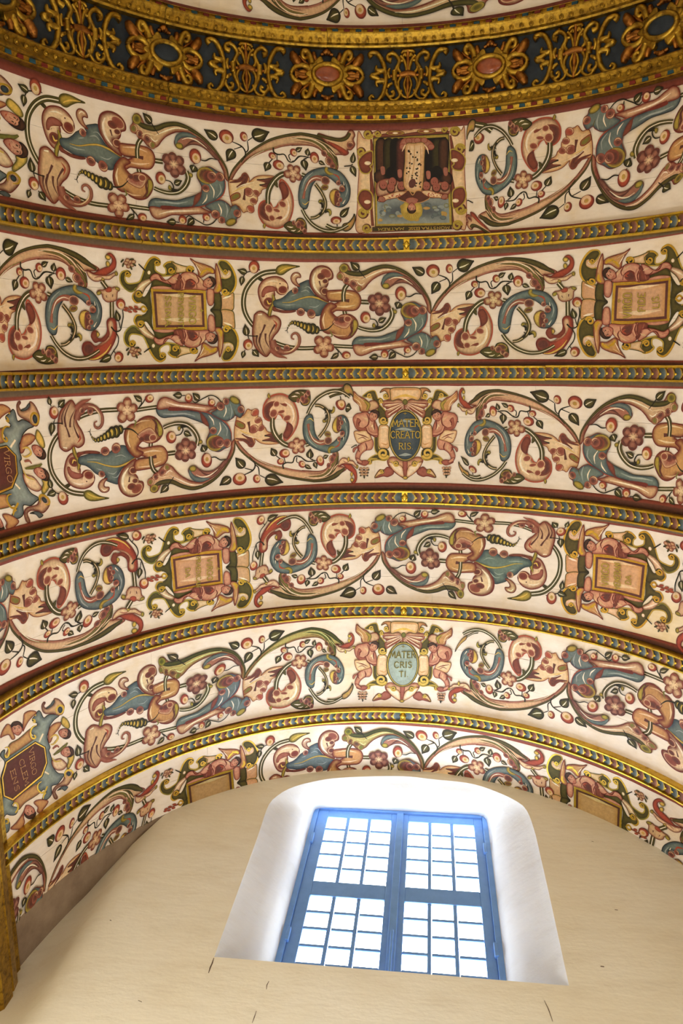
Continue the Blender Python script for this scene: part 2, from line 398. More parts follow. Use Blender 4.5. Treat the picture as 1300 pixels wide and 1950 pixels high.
for idx, kt, kb, lb in PANELS:
    t = empty('painted_panel', (CX*R, float(np.mean([ez(kt,0.0), ez(kb,0.0)]))*R, (ZC+1)*R+EYE))
    tag(t, lb, 'ceiling painting', 'painted panels of the barrel vault'); PAN[idx] = t
    to = np.array(t.location)
    nb = 3 if idx not in (6,) else 2
    cuts = np.cumsum(np.r_[0, rng.uniform(0.8, 1.2, nb)]); cuts = cuts/cuts[-1]
    for b in range(nb):
        th = TH0
        while th < TH1-0.01:
            L_ = rng.uniform(0.55, 0.9); t2 = min(th+L_, TH1)
            if TH1-t2 < 0.25: t2 = TH1
            n = max(4, int((t2-th)/0.06)); ths = np.linspace(th+0.0002, t2-0.0002, n+1)
            f0, f1 = cuts[b], cuts[b+1]
            za = ez(kt, ths)*(1-f0)+ez(kb, ths)*f0; zb_ = ez(kt, ths)*(1-f1)+ez(kb, ths)*f1
            if b == 0: za = za-0.0004
            else: za = za+0.0003
            if b == nb-1: zb_ = zb_+(0.0004 if idx != 6 else 0.0015*np.sin(ths*23)+0.001*np.sin(ths*61))
            else: zb_ = zb_-0.0003
            hh = -rng.uniform(0.0001, 0.0008)
            V = np.vstack([P(ths, za, hh-.006), P(ths, za, hh), P(ths, zb_, hh), P(ths, zb_, hh-.006)])-to
            k = n+1; F = [(j*k+i, j*k+i+1, (j+1)*k+i+1, (j+1)*k+i) for j in range(3) for i in range(n)]
            F += [(0,k,2*k,3*k), (n,k+n,2*k+n,3*k+n)]
            obj('board', V, F, M_BOARD, t, smooth=False)
            th = t2

# ------------------------------------------------------------------ gilded ribs
def rotmat(th, z, h, scale=1.0, flip=False, yscale=1.0):
    s, c = math.sin(th), math.cos(th)
    m = Matrix(((-c, 0, -s, 0), (0, 1, 0, 0), (s, 0, -c, 0), (0,0,0,1)))
    f = Matrix.Diagonal((-1 if flip else 1, -1 if flip else 1, 1, 1))
    o = P(th, z, h)
    return Matrix.Translation(Vector(o.tolist())) @ m @ f @ Matrix.Scale(scale, 4)
def C4(c, a=1.0): return np.r_[lin(c), a]
GO = (226,190,66)
def scale_mesh(name, col):
    # a tongue-shaped scale lying along +x, arched across y, gilt rim and bead at its tip
    p, w = 0.0230*R, 0.0160*R
    V = []; Cc = []; nx, ny = 5, 5
    for i in range(nx):
        u = i/(nx-1)
        for j in range(ny):
            v = j/(ny-1)*2-1
            x = (-0.45+u*1.25*(1-0.42*v*v))*p
            hgt = (0.0160+0.0055*u)*R*(1-0.30*v*v)
            V.append((x, v*w, hgt))
            rim = u > 0.8
            Cc.append(C4(GO, 0) if rim else C4(np.array(col)*(0.92+0.2*(u > .5))))
    F = [(i*ny+j, i*ny+j+1, (i+1)*ny+j+1, (i+1)*ny+j) for i in range(nx-1) for j in range(ny-1)]
    b = len(V); x0, r = 0.84*p, 0.0042*R                   # bead
    for (dx, dy, dz) in ((r,0,0),(0,r,0),(-r,0,0),(0,-r,0),(0,0,r*1.2)): V.append((x0+dx, dy, 0.0205*R+dz)); Cc.append(C4(GO, 0))
    F += [(b,b+1,b+4),(b+1,b+2,b+4),(b+2,b+3,b+4),(b+3,b,b+4)]
    return mesh(name, V, F, M_PAINT, Cc)
SC = [scale_mesh('scale_blue', (96,110,114)), scale_mesh('scale_red', (136,92,78))]
def bud_mesh():
    V = []; F = []; n = 8
    for k, (r, h) in enumerate([(0.011,0.013),(0.0105,0.017),(0.006,0.021)]):
        for i in range(n):
            a = 2*math.pi*i/n; rr = r*(1+0.22*math.cos(4*a)); V.append((rr*R*math.cos(a), rr*R*math.sin(a), h*R))
    for k in range(2): F += [(k*n+i, k*n+(i+1)%n, (k+1)*n+(i+1)%n, (k+1)*n+i) for i in range(n)]
    F.append(tuple(range(2*n, 3*n))); return mesh('crown_bud', V, F, M_GOLD)
BUD = bud_mesh()
RIBS = [('1b','2t',-0.342,'gilded scale-carved rib between the picture panel and the VIRGO FIDELIS panel, curving like a smile'),
        ('2b','3t', 0.053,'gilded scale-carved rib almost straight across the photo, above the MATER CREATORIS panel'),
        ('3b','4t', 0.460,'gilded scale-carved rib between the MATER CREATORIS panel and the VIRGO PRAEDICANDA panel'),
        ('4b','5t', 0.855,'gilded scale-carved rib directly above the MATER CRISTI panel'),
        ('5b','6t', 1.243,'gilded scale-carved rib nearest the window, below the MATER CRISTI panel')]
HW, HH = 0.0228, 0.026
def batten(kt, kb, zc, hw, t, to, name='painted_batten'):
    # flat painted edging on each side of the moulding: red line by the cream boards, then brown; darkest edge at the rib is painted-in shadow
    ths = np.linspace(TH0, TH1, 64)
    RED, BRN, GRY, SHADE_BRN = C4((136,66,50)), C4((104,62,46)), C4((112,96,80)), C4((66,40,30))
    for side in (0, 1):
        e = ez(kt if side == 0 else kb, ths); m_ = zc-hw if side == 0 else zc+hw
        fr = [-0.0005, 0.0, 0.30, 0.42, 1.0] if side == 0 else [-0.0005, 0.0, 0.28, 0.45, 1.05]
        cols = [RED, RED, RED, BRN, SHADE_BRN] if side == 0 else [RED, RED, RED, GRY, GRY*np.array([.7,.7,.7,1])]
        V = []; Cc = []
        for k_, (f, c) in enumerate(zip(fr, cols)):
            wob = 0.0006*np.sin(ths*31+k_*2+zc*9)+0.0004*np.sin(ths*83+k_)
            zz = e*(1-f)+m_*f+(wob if 0 < k_ < 4 else 0)
            V.append(P(ths, zz, 0.0016 if k_ else 0.0)-to); Cc += [c]*len(ths)
        n = len(ths); F = [(j*n+i, j*n+i+1, (j+1)*n+i+1, (j+1)*n+i) for j in range(4) for i in range(n-1)]
        obj(name, np.vstack(V), F, M_PAINT, t, Cc)
def profile_segments(t, to, prof, zc, joints, mat, name, sidemat=None):
    for a, b in zip(joints[:-1], joints[1:]):
        n = max(4, int((b-a)/0.03)); ths = np.linspace(a+0.0006, b-0.0006, n+1)
        dz, dh = rng.uniform(-0.0009, 0.0009), rng.uniform(-0.0012, 0.0006)
        V = [P(ths, zc+dz+z, h+(dh if 0 < i < len(prof)-1 else 0))-to for i, (z, h) in enumerate(prof)]
        k = n+1; F = [(j*k+i, j*k+i+1, (j+1)*k+i+1, (j+1)*k+i) for j in range(len(prof)-1) for i in range(n)]
        F += [tuple(j*k for j in range(len(prof))), tuple(j*k+n for j in range(len(prof)))]
        obj(name, np.vstack(V), F, mat, t, smooth=False)
for kt, kb, zc, lb in RIBS:
    t = empty('gilded_rib', (CX*R, zc*R, (ZC+1)*R+EYE)); tag(t, lb, 'rib', 'gilded ribs across the vault'); to = np.array(t.location)
    inv = Matrix.Translation(-t.location)
    batten(kt, kb, zc, HW, t, to)
    joints = [TH0]
    th = TH0+rng.uniform(0.2, 0.4)
    while th < TH1-0.2: joints.append(th); th += rng.uniform(0.40, 0.46)
    joints.append(TH1)
    prof = [(-HW,0),(-HW,HH-.004),(-HW+.002,HH),(-HW+.0060,HH),(-HW+.0068,HH-.012),(0,HH-.0125),(HW-.0068,HH-.012),(HW-.0060,HH),(HW-.002,HH),(HW,HH-.004),(HW,0)]
    profile_segments(t, to, prof, zc, joints, M_GOLD, 'moulding')
    o = link('crown_bud', BUD, t); o.matrix_local = inv @ rotmat(0.0, zc, HH-.022)
    pitch = 0.0232; k = 0
    lo, hi = (-1.49, 1.49)
    for sgn in (1, -1):
        th = sgn*0.016; i = 0
        while lo < th < hi:
            o = link('scale_leaf', SC[i % 2], t); o.matrix_local = inv @ rotmat(th+sgn*0.004, zc, HH-.0235, flip=(sgn > 0))
            th += sgn*pitch; i += 1

# ------------------------------------------------------------------ the wide carved frieze
FZ = -0.828; FG = 0.0730
t = empty('carved_frieze', (CX*R, FZ*R, (ZC+1)*R+EYE)); FT = t; to = np.array(t.location); finv = Matrix.Translation(-t.location)
tag(t, 'wide carved gilt frieze of rosettes and strapwork across the top of the photo', 'frieze')
joints = [TH0]; th = TH0+0.247
while th < TH1-0.1: joints.append(th); th += 0.494
joints.append(TH1); joints = sorted(set([j for j in joints]))
joints = [TH0]+[0.247+0.494*k for k in range(-3, 3)]+[TH1]
ths = np.linspace(TH0, TH1, 90); n = len(ths)
V = np.vstack([P(ths, FZ-FG-.004, 0.010), P(ths, FZ+FG+.004, 0.010)])-to
obj('ground', V, [(i, i+1, n+i+1, n+i) for i in range(n-1)], M_GROUND, t)
pr = [(.0725,.010),(.0725,.030),(.077,.034),(.080,.031),(.086,.028),(.098,.033),(.104,.037),(.1075,.040),(.1115,.040),(.113,.036),(.1135,.030),(.1225,.026),(.124,.029),(.1262,.028),(.128,.004)]
for sg in (1, -1):
    profile_segments(t, to, [(sg*a, b) for a, b in pr], FZ, joints, M_OLDGOLD, 'border_moulding')
    RED, BRN = C4((120,56,42)), C4((82,50,36))
    e = ez('1t' if sg > 0 else '0b', ths)
    Vb = np.vstack([P(ths, np.full_like(ths, FZ+sg*.127), .0035), P(ths, FZ+sg*.127+(e-FZ-sg*.127)*.5, .003), P(ths, e, 0.0016), P(ths, e+sg*.0004, 0)])-to
    obj('painted_batten', Vb, [(j*n+i, j*n+i+1, (j+1)*n+i+1, (j+1)*n+i) for j in range(3) for i in range(n-1)], M_PAINT, t, [BRN]*n+[RED]*n*3)
def dentil_mesh(col):
    a, b, h = 0.0088*R, 0.0046*R, 0.0028*R; V = []
    for z, s in ((0,1.0),(h,0.86)): V += [(-a*s,-b*s,z),(a*s,-b*s,z),(a*s,b*s,z),(-a*s,b*s,z)]
    F = [(4,5,6,7)]+[(i,(i+1)%4,4+(i+1)%4,4+i) for i in range(4)]
    return mesh('dentil', V, F, M_PAINT, [C4(col)]*8, smooth=False)
DN = [dentil_mesh((118,40,28)), dentil_mesh((40,78,92))]
def bead_mesh():
    V = []; F = []; n = 9
    for r, h in ((.0066,.0),(.0062,.0026),(.0046,.0016),(.0030,.0022),(.0026,.0042),(.0010,.0052)):
        for i in range(n): a = 2*math.pi*i/n; V.append((r*R*math.cos(a), r*R*math.sin(a), h*R))
    for k in range(5): F += [(k*n+i, k*n+(i+1)%n, (k+1)*n+(i+1)%n, (k+1)*n+i) for i in range(n)]
    F.append(tuple(range(5*n, 6*n))); return mesh('bead', V, F, M_OLDGOLD)
BD = bead_mesh()
for sg in (1, -1):
    th = -1.40; i = 0
    while th < 1.40:
        o = link('dentil', DN[i % 2], t); o.matrix_local = finv @ rotmat(th, FZ+sg*.1182, .0275); th += 0.0357; i += 1
    th = -1.40
    while th < 1.40:
        o = link('bead', BD, t); o.matrix_local = finv @ rotmat(th, FZ+sg*.0912, .0315); th += 0.0290
# relief ornaments: traced on the crown pieces, every one carved round
BC = lambda x, y: (560+x*0.23077, 30+y*0.23077)
def relief_tubes(strokes, c0, h0, mirror=((1,1),)):
    """strokes: (points relative to the centre in crop px, radius or radii); gives verts (dth, dz, h) and faces"""
    out = []
    base = pix([BC(*c0)])[0]
    jx = pix([BC(c0[0]+100, c0[1])])[0]-base; jy = pix([BC(c0[0], c0[1]+100)])[0]-base
    for pts, rad in strokes:
        pts = crom(np.array(pts, float), 5)
        u = pts[:,0]/100*jx[0]; v = pts[:,1]/100*jy[1]
        rads = np.interp(np.linspace(0,1,len(u)), np.linspace(0,1,len(rad)), rad) if isinstance(rad, (list,tuple)) else np.full(len(u), rad)
        rads = rads*1.5/100*jx[0]
        for mx, my in mirror:
            V = []; F = []; out.append((V, F))
            uu, vv = u*mx, v*my
            tx, ty = np.gradient(uu), np.gradient(vv); l = np.hypot(tx, ty)+1e-9; nx, ny = -ty/l, tx/l
            b = len(V); m_ = 6
            for i in range(len(uu)):
                for k in range(m_):
                    a = math.pi*k/(m_-1)
                    V.append((uu[i]+nx[i]*rads[i]*math.cos(a), vv[i]+ny[i]*rads[i]*math.cos(a), h0+rads[i]*1.5*math.sin(a)))
            for i in range(len(uu)-1): F += [(b+i*m_+k, b+i*m_+k+1, b+(i+1)*m_+k+1, b+(i+1)*m_+k) for k in range(m_-1)]
            F += [tuple(b+k for k in range(m_)), tuple(b+(len(uu)-1)*m_+k for k in range(m_))]
    return out
def relief_obj(name, VF, th, parent, mat):
    if isinstance(VF, list): return [relief_obj(name, q, th, parent, mat) for q in VF][0]
    V, F = np.array(VF[0]), VF[1]
    return obj(name, P(th+V[:,0], FZ+V[:,1], V[:,2])-to, F, mat, parent)
Q4 = ((1,1),(1,-1),(-1,1),(-1,-1)); Q2 = ((1,1),(-1,1)); QV = ((1,1),(1,-1))
def ell(rx, ry, n=20): return [(rx*math.cos(2*math.pi*i/n), ry*math.sin(2*math.pi*i/n)) for i in range(n+1)]
rc = (285, 492)
ros_scroll = [([(120,-85),(138,-140),(165,-185),(196,-185),(203,-150),(182,-130),(165,-142)], [20,18,17,16,14,11,7]),
              ([(140,-30),(170,-62),(215,-72),(258,-58),(288,-28),(300,0)], [17,16,15,14,13,12])]
ros_feather = [([(222,-78),(250,-105),(275,-140),(288,-178)], [16,24,24,12]), ([(185,0),(222,0),(268,-8)], [10,12,16]), ([(245,-22),(262,-32),(270,-20)], [8,9,7]),
               ([(88,-118),(104,-150),(108,-185)], [12,15,10])]
ros_feather += [([(150,-12),(200,-22),(240,-14)], [9,12,9]), ([(150,70),(190,110),(232,150)], [8,9,6])]
ros_bud = [([(-26,-175),(0,-192),(26,-175)], [12,17,12]), ([(-52,-166),(-26,-175)], [8,9]), ([(52,-166),(26,-175)], [8,9])]
plate_o = [(-185,0),(-150,-35),(-148,-78),(-100,-112),(-62,-150),(-38,-132),(-42,-100),(0,-88),(42,-100),(38,-132),(62,-150),(100,-112),(148,-78),(150,-35),(185,0)]
plate_o = plate_o+[(x,-y) for x, y in plate_o[::-1]][1:-1]
def plate(outline, c0, h0, h1, hole):
    base = pix([BC(*c0)])[0]; jx = pix([BC(c0[0]+100, c0[1])])[0]-base; jy = pix([BC(c0[0], c0[1]+100)])[0]-base
    o_ = crom(outline, 3, True); n = len(o_); V = []; F = []
    a0 = np.array([(hole[0]*x/np.hypot(x/1,y*hole[0]/hole[1]), hole[1]*(y*hole[0]/hole[1])/np.hypot(x,y*hole[0]/hole[1])) for x, y in o_])
    for pts, h in ((o_,h0),(o_*0.985,h1-.002),(o_*0.93,h1),(a0*1.05,h1-.001)):
        for x, y in pts: V.append((x/100*jx[0], y/100*jy[1], h))
    for k in range(3): F += [(k*n+i, k*n+(i+1)%n, (k+1)*n+(i+1)%n, (k+1)*n+i) for i in range(n)]
    return np.array(V), F
RG = (relief_tubes(ros_scroll, rc, .014, Q4), relief_tubes(ros_feather, rc, .013, Q4), relief_tubes(ros_bud, rc, .014, QV),
      plate(plate_o, rc, .010, .026, (118,82)), relief_tubes([(ell(118,82),[14])], rc, .024), )
cab = []
base_ = pix([BC(*rc)])[0]; jx_ = pix([BC(rc[0]+100, rc[1])])[0]-base_; jy_ = pix([BC(rc[0], rc[1]+100)])[0]-base_
for k in range(7):
    a = k/6*math.pi/2
    for i in range(24): b = 2*math.pi*i/24; cab.append((112*math.cos(a)*math.cos(b)/100*jx_[0], 77*math.cos(a)*math.sin(b)/100*jy_[1], .023+.011*math.sin(a)))
CABF = [(k*24+i, k*24+(i+1)%24, (k+1)*24+(i+1)%24, (k+1)*24+i) for k in range(6) for i in range(24)]
M_BOLE = gold_material('red_bole_gilding', (170,112,44), (96,48,24), 0.36, 0.6)
for k in range(-3, 3):
    th = 0.247+0.494*k
    p_ = relief_obj('rosette', RG[3], th, t, M_OLDGOLD)
    relief_obj('ring', RG[4], th, p_, M_OLDGOLD); relief_obj('scroll', RG[0], th, p_, M_OLDGOLD)
    relief_obj('feather', RG[1], th, p_, M_BOLE); relief_obj('bud', RG[2], th, p_, M_BOLE)
    c_ = relief_obj('cabochon', (np.array(cab), CABF), th, p_, M_JEWEL if k in (-1,0) else M_GROUND)
sc0 = (945, 490)
cs = [([(-300,-152),(-322,-178),(-290,-192),(-248,-178),(-212,-120),(-188,-40),(-184,40),(-205,140),(-250,205),(-300,214),(-322,185),(-300,160),(-280,178)], [14,12,13,14,14,13,13,14,14,13,11,9,6]),
      ([(-192,-48),(-222,-40),(-262,-52),(-262,-88)], [14,15,12,6]), ([(-192,48),(-222,40),(-262,52),(-250,88)], [14,15,12,6]),
      ([(-222,-40),(-262,-14),(-300,0),(-262,14),(-222,40)], [10,14,17,14,10]), ([(-208,-62),(-182,-62)], [10,10]), ([(-208,62),(-182,62)], [10,10])]
inn = [([(-150,-60),(-165,-20),(-150,20)], [8,13,8]), ([(-40,-150),(-25,-175),(-14,-150)], [7,9,7]), ([(-130,60),(-160,80),(-165,100)], [8,12,6]), ([(-135,-125),(-165,-135),(-168,-165),(-130,-182),(-90,-155),(-72,-110),(-100,-50),(-104,10),(-98,70),(-72,130),(-66,160)], [16,13,11,12,12,12,12,12,12,11,7]),
       ([(-140,140),(-120,128),(-118,160),(-150,172),(-178,140),(-172,110)], [9,9,10,11,11,8]), ([(-172,150),(-130,205),(-80,185),(-50,120)], [9,11,10,8]),
       ([(-60,-160),(-30,-120),(-12,-60),(-10,-10)], [10,10,10,9]), ([(-58,-20),(-80,-60),(-66,-112),(-40,-120)], [9,9,9,8]),
       ([(-58,10),(-80,60),(-70,120),(-40,170),(0,190)], [9,9,9,9,8]), ([(-10,10),(-30,70),(-20,120),(0,180)], [8,8,8,8]), ([(-56,-175),(-40,-195),(0,-200)], [8,9,9]),
       ([(-112,-40),(-112,40)], [15,15]), ([(-135,-196),(-120,-196)], [8,8])]
bars = [([(-190,0),(190,0)], [9,9]), ([(0,-200),(0,200)], [11,11]), ([(-70,0),(0,-14),(70,0)], [14,18,14])]
SG = (relief_tubes(cs, sc0, .013, Q2), relief_tubes(inn, sc0, .013, Q2), relief_tubes(bars, sc0, .012))
for k in range(-2, 3):
    th = 0.494*k
    p_ = [relief_obj('strapwork', SG[2][0], th, t, M_BOLE)]; p_ = p_[0]
    for q in SG[2][1:]: relief_obj('bar', q, th, p_, M_BOLE)
    relief_obj('c_scroll', SG[0], th, p_, M_OLDGOLD); relief_obj('lattice_scroll', SG[1], th, p_, M_OLDGOLD)
#@@PART3
# ------------------------------------------------------------------ painting: brush strokes and fields as thin coats of paint on the boards
CROP = {'K1':(450,480,210/1300),'K2':(640,480,210/1300),'R1':(820,480,150/1300),'R2':(940,480,180/1300),'C':(215,480,240/1300),
 'O':(660,730,230/1300),'G':(0,1310,150/1009),'P':(660,230,240/1300),'Z1':(0,130,433/1300),'Z2':(420,230,280/1300),'Z3':(870,150,430/1300),
 'Z4':(0,440,240/1300),'Z5':(1080,450,220/1300),'Z6':(80,730,380/1300),'Z7':(430,730,270/1300),'Y1':(860,730,440/1300),'Y2':(0,1000,290/1300),
 'Y3':(250,970,250/1300),'Y4':(460,960,320/1300),'Y5':(700,960,400/1300),'Y6':(1060,970,240/1300),'Y7':(130,1180,370/1300),'X1':(430,1180,250/1300),
 'X2':(640,1170,240/1300),'X3':(840,1180,460/1300),'X4':(0,1480,340/1300),'X5':(290,1380,270/1300),'X6':(460,1370,400/1300),'X7':(790,1370,510/1300),
 'G3':(0,760,110/858),'F':(0,0,1)}
def pts(crop, s):
    ox, oy, k = CROP[crop]; o = []
    for tok in s.split():
        if tok[0] == '@': ox, oy, k = CROP[tok[1:]]; continue
        x, y = tok.split(','); o.append((ox+float(x)*k, oy+float(y)*k))
    return np.array(o)
PAL = dict(DK=(40,36,22), DG=(62,56,28), MR=(112,46,36), RB=(134,70,52), DR=(164,98,80), PK=(216,180,138), CR=(236,208,164), TN=(202,154,96),
 BL=(112,126,118), DB=(60,74,82), LB=(160,170,162), OL=(92,84,38), LO=(182,158,64), FL=(214,160,128), FS=(168,98,78), WH=(248,236,208), PU=(96,56,48),
 RO=(168,112,90), BR=(172,78,54), YL=(226,190,90), GD=(226,178,62), BK=(24,20,18), SK=(150,160,150), OV=(92,100,102), MA=(96,52,42), LP=(214,170,128), GN=(120,118,52), PV=(176,190,180), HR=(86,54,36))
def colr(c):
    if isinstance(c, str):
        return np.r_[lin(PAL[c.strip('*')]), 0.0 if c == 'GD' or c.endswith('*') else 1.0]
    return np.r_[lin(c), 1.0]
def densify(p, closed, step):
    p = np.asarray(p, float)
    q = crom(p, 6, closed)
    d = np.hypot(*np.diff(np.vstack([q, q[:1]]) if closed else q, axis=0).T); n = max(8, int(d.sum()/step))
    return resample(q, n, closed) if closed else resample(q, n+1)
def inside(poly, pt):
    x, y = pt[:,0], pt[:,1]; c = np.zeros(len(pt), bool); j = len(poly)-1
    for i in range(len(poly)):
        xi, yi = poly[i]; xj, yj = poly[j]
        if yi != yj: c ^= ((yi > y) != (yj > y)) & (x < (xj-xi)*(y-yi)/(yj-yi)+xi)
        j = i
    return c
def pdist(poly, pt):
    a = poly; b = np.roll(poly, -1, 0); ab = b-a; L2 = (ab**2).sum(1)+1e-12
    t = np.clip(((pt[:,None]-a[None])*ab[None]).sum(2)/L2, 0, 1)
    return np.sqrt((((a[None]+ab[None]*t[...,None])-pt[:,None])**2).sum(2).min(1))
class Tpl:
    dirs = [np.array([math.cos(a), math.sin(a)]) for a in (1.3, 1.9, 0.9, 1.6, 2.3)]
    def __init__(s, crop): s.crop = crop; s.k = CROP[crop][2]; s.pieces = []; s.layer = 0
    def use(s, crop): s.crop = crop; s.k = CROP[crop][2]; return s
    def p(s, name, group=None):
        s.pieces.append(dict(name=name, grp=group, v=[], f=[], c=[], l=[])); return s
    def _add(s, v, f, c):
        q = s.pieces[-1]; b = len(q['v']); q['v'] += [tuple(x) for x in v]; q['f'] += [tuple(int(i)+b for i in ff) for ff in f]
        q['c'] += [tuple(x) for x in c]; q['l'] += [s.layer]*len(v); s.layer += 1
    def px(s, t): return pts(s.crop, t) if isinstance(t, str) else np.asarray(t, float)
    def S(s, t, edge, mid, w=40, out=None, ow=10, sharp=False, step=1.6):
        p = s.px(t); poly = np.vstack([a+(b-a)*np.linspace(0,1,max(2,int(np.hypot(*(b-a))/step)))[:-1,None] for a, b in zip(p, np.roll(p,-1,0))]) if sharp else densify(p, True, step)
        w = w*s.k
        lo, hi = poly.min(0), poly.max(0); g = 2.3 if min(hi-lo) > 6 else 1.6
        gx_, gy_ = np.meshgrid(np.arange(lo[0]+g/2, hi[0], g), np.arange(lo[1]+g/2, hi[1], g)); pt = np.stack([gx_.ravel(), gy_.ravel()], 1)
        if len(pt):
            pt = pt+rng.uniform(-.3,.3,pt.shape); pt = pt[inside(poly, pt)]
        if len(pt): pt = pt[pdist(poly, pt) > g*0.45]
        n = len(poly); allp = np.vstack([poly, pt]) if len(pt) else poly
        r = delaunay_2d_cdt([Vector(q) for q in allp.tolist()], [], [list(range(n))], 1, 1e-5)
        v = np.array([tuple(q) for q in r[0]]); f = r[2]
        d = pdist(poly, v); tt = np.clip(d/max(w, 1e-6), 0, 1); tt = (tt*tt*(3-2*tt))[:,None]
        ext = np.ptp(v, 0).max()
        if ext > 14 and not sharp:      # the painter's modelling: one flank of every leaf laid in darker
            dirn = s.dirs[s.layer % len(s.dirs)]; g_ = (v-v.mean(0)) @ dirn/ext; tt = tt*np.clip(1.0-0.75*np.clip(g_, -.1, 1), .35, 1)[:,None]
            wave = np.sin((v @ np.array([-dirn[1], dirn[0]]))*0.9+np.sin(v @ dirn*.35)*1.6)[:,None]
            tt = np.clip(tt+0.10*wave*tt, 0, 1)
        s._add(v, f, colr(edge)*(1-tt)+colr(mid)*tt)
        if out:
            s.ribbon(np.vstack([poly, poly[:2]]), np.full(n+2, ow*s.k/2), [colr(out)]*3)
        return s
    def ribbon(s, q, hw, cols, offs=(-1,0,1)):
        q = np.asarray(q); tx, ty = np.gradient(q[:,0]), np.gradient(q[:,1]); l = np.hypot(tx, ty)+1e-9; nx, ny = -ty/l, tx/l
        v = []; c = []; m_ = len(offs)
        for i in range(len(q)):
            for o_, cc in zip(offs, cols): v.append((q[i,0]+nx[i]*hw[i]*o_, q[i,1]+ny[i]*hw[i]*o_)); c.append(cc)
        s._add(v, [(i*m_+k, i*m_+k+1, (i+1)*m_+k+1, (i+1)*m_+k) for i in range(len(q)-1) for k in range(m_-1)], c)
    def L(s, t, w, col, cen=None):
        p = s.px(t); q = densify(p, False, 1.8) if len(p) > 1 else p
        ww = np.interp(np.linspace(0,1,len(q)), np.linspace(0,1,len(w)), w) if isinstance(w, (list,tuple)) else np.full(len(q), w)
        cen = cen or col
        s.ribbon(q, ww*s.k/2+0.05, [colr(col), colr(cen), colr(col)]); return s
    def V(s, t, w, a='DK', b='WH'):       # a stem: two dark lines with a pale one between them
        p = s.px(t); q = densify(p, False, 1.8)
        ww = np.interp(np.linspace(0,1,len(q)), np.linspace(0,1,len(w)), w) if isinstance(w, (list,tuple)) else np.full(len(q), w)
        A, B, O = colr(a), colr(b), colr('OL')
        s.ribbon(q, ww*s.k/2, [A,O,A,B,B,A,O,A], (-1,-.65,-.26,-.18,.08,.2,.65,1)); return s
    def B(s, x, y, rx, ry, edge, mid, w=None, out=None, ow=8, rot=0.0):
        ox, oy, k = CROP[s.crop]; a = np.linspace(0, 2*math.pi, 17)[:-1]; c_, s_ = math.cos(rot), math.sin(rot)
        q = np.stack([ox+(x+rx*np.cos(a)*c_-ry*np.sin(a)*s_)*k, oy+(y+rx*np.cos(a)*s_+ry*np.sin(a)*c_)*k], 1)
        return s.S(q, edge, mid, w or min(rx, ry)*.7, out, ow)
    def scallop(s, x, y, r, core='PU', rim='DR', ry=None):
        q_ = rng.uniform(.82, 1.12); ry = (ry or r)*q_; r = r*q_; a = rng.uniform(0, 6.3)
        s.B(x, y, r, ry, 'DR', core, r*.6, 'RB', r*.10, a)
        ox, oy, k = CROP[s.crop]
        for rad, w_, c in ((.80, .26, 'PK'), (.42, .16, 'RO')):
            q = [(ox+(x+r*rad*math.cos(a+t))*k, oy+(y+ry*rad*math.sin(a+t))*k) for t in (-1.3,-.5,.4,1.2)]
            s.L(q, [r*.04, r*w_, r*w_, r*.04], c)
        return s
    def berry(s, x, y, rx, ry=None, red='BR', eye='LO', a=None):
        ry = ry or rx; s.p('berry'); a = rng.uniform(-2.9,-1.2) if a is None else a
        dx, dy = math.cos(a)*rx*.30, math.sin(a)*ry*.30
        s.B(x, y, rx, ry, 'MR', red, rx*.4, out='MR', ow=rx*.10).B(x-dx, y-dy, rx*.70, ry*.70, 'PK', 'CR', rx*.4)
        return s.B(x-dx*.7, y-dy*.7, rx*.34, ry*.34, 'TN', eye, rx*.3)
    def leaf(s, x0, y0, x1, y1, w, c='OL', edge='DK'):
        s.p('leaf'); d = np.array([x1-x0, y1-y0]); l = np.hypot(*d); d = d/l; nn = np.array([-d[1], d[0]])*w/2
        o_ = np.array([x0, y0]); f = lambda a, b: tuple(o_+d*l*a+nn*b)
        t = [f(0,0), f(.04,.5), f(.22,.97), f(.45,.98), f(.70,.52), f(.9,.12), f(1,0), f(.9,-.16), f(.70,-.58), f(.45,-1.0), f(.22,-.95), f(.04,-.5)]
        ox, oy, k = CROP[s.crop]; t = [(ox+a*k, oy+b*k) for a, b in t]
        s.S(t, edge, c, w*.35, edge, w*.07)
        v = [f(.1,0.05), f(.38,.12), f(.66,.05)]; v = [(ox+a*k, oy+b*k) for a, b in v]
        return s.L(v, [w*.08, w*.10, w*.02], 'WH')
    def flower(s, x, y, r, n=6, edge='MR', mid='PK', lobe='RB', rot=0.3, sq=1.0):
        s.p('flower'); ox, oy, k = CROP[s.crop]; n = 5 if r > 130 and rng.random() < .5 else n
        for i in sorted(range(n), key=lambda i: (i*7) % n):
            b = rot+2*math.pi*i/n+rng.uniform(-.12,.12); q = r*rng.uniform(.9,1.06)
            s.B(x+.60*q*math.cos(b), y+.60*q*math.sin(b)*sq, q*.40, q*.37, lobe, mid, q*.34, edge, r*.05, b)
            s.L([(ox+(x+q*(.86*math.cos(b+t)))*k, oy+(y+q*.86*math.sin(b+t)*sq)*k) for t in (-.28,0,.28)], [r*.05,r*.16,r*.05], lobe)
        s.B(x, y, r*.40, r*.36, mid, 'CR', r*.3)
        for i in range(n):
            b = rot+2*math.pi*(i+.5)/n; s.L([(ox+(x+c*r*math.cos(b))*k, oy+(y+c*r*math.sin(b)*sq)*k) for c in (.12,.36,.62)], [r*.02,r*.05,r*.09], lobe)
        return s
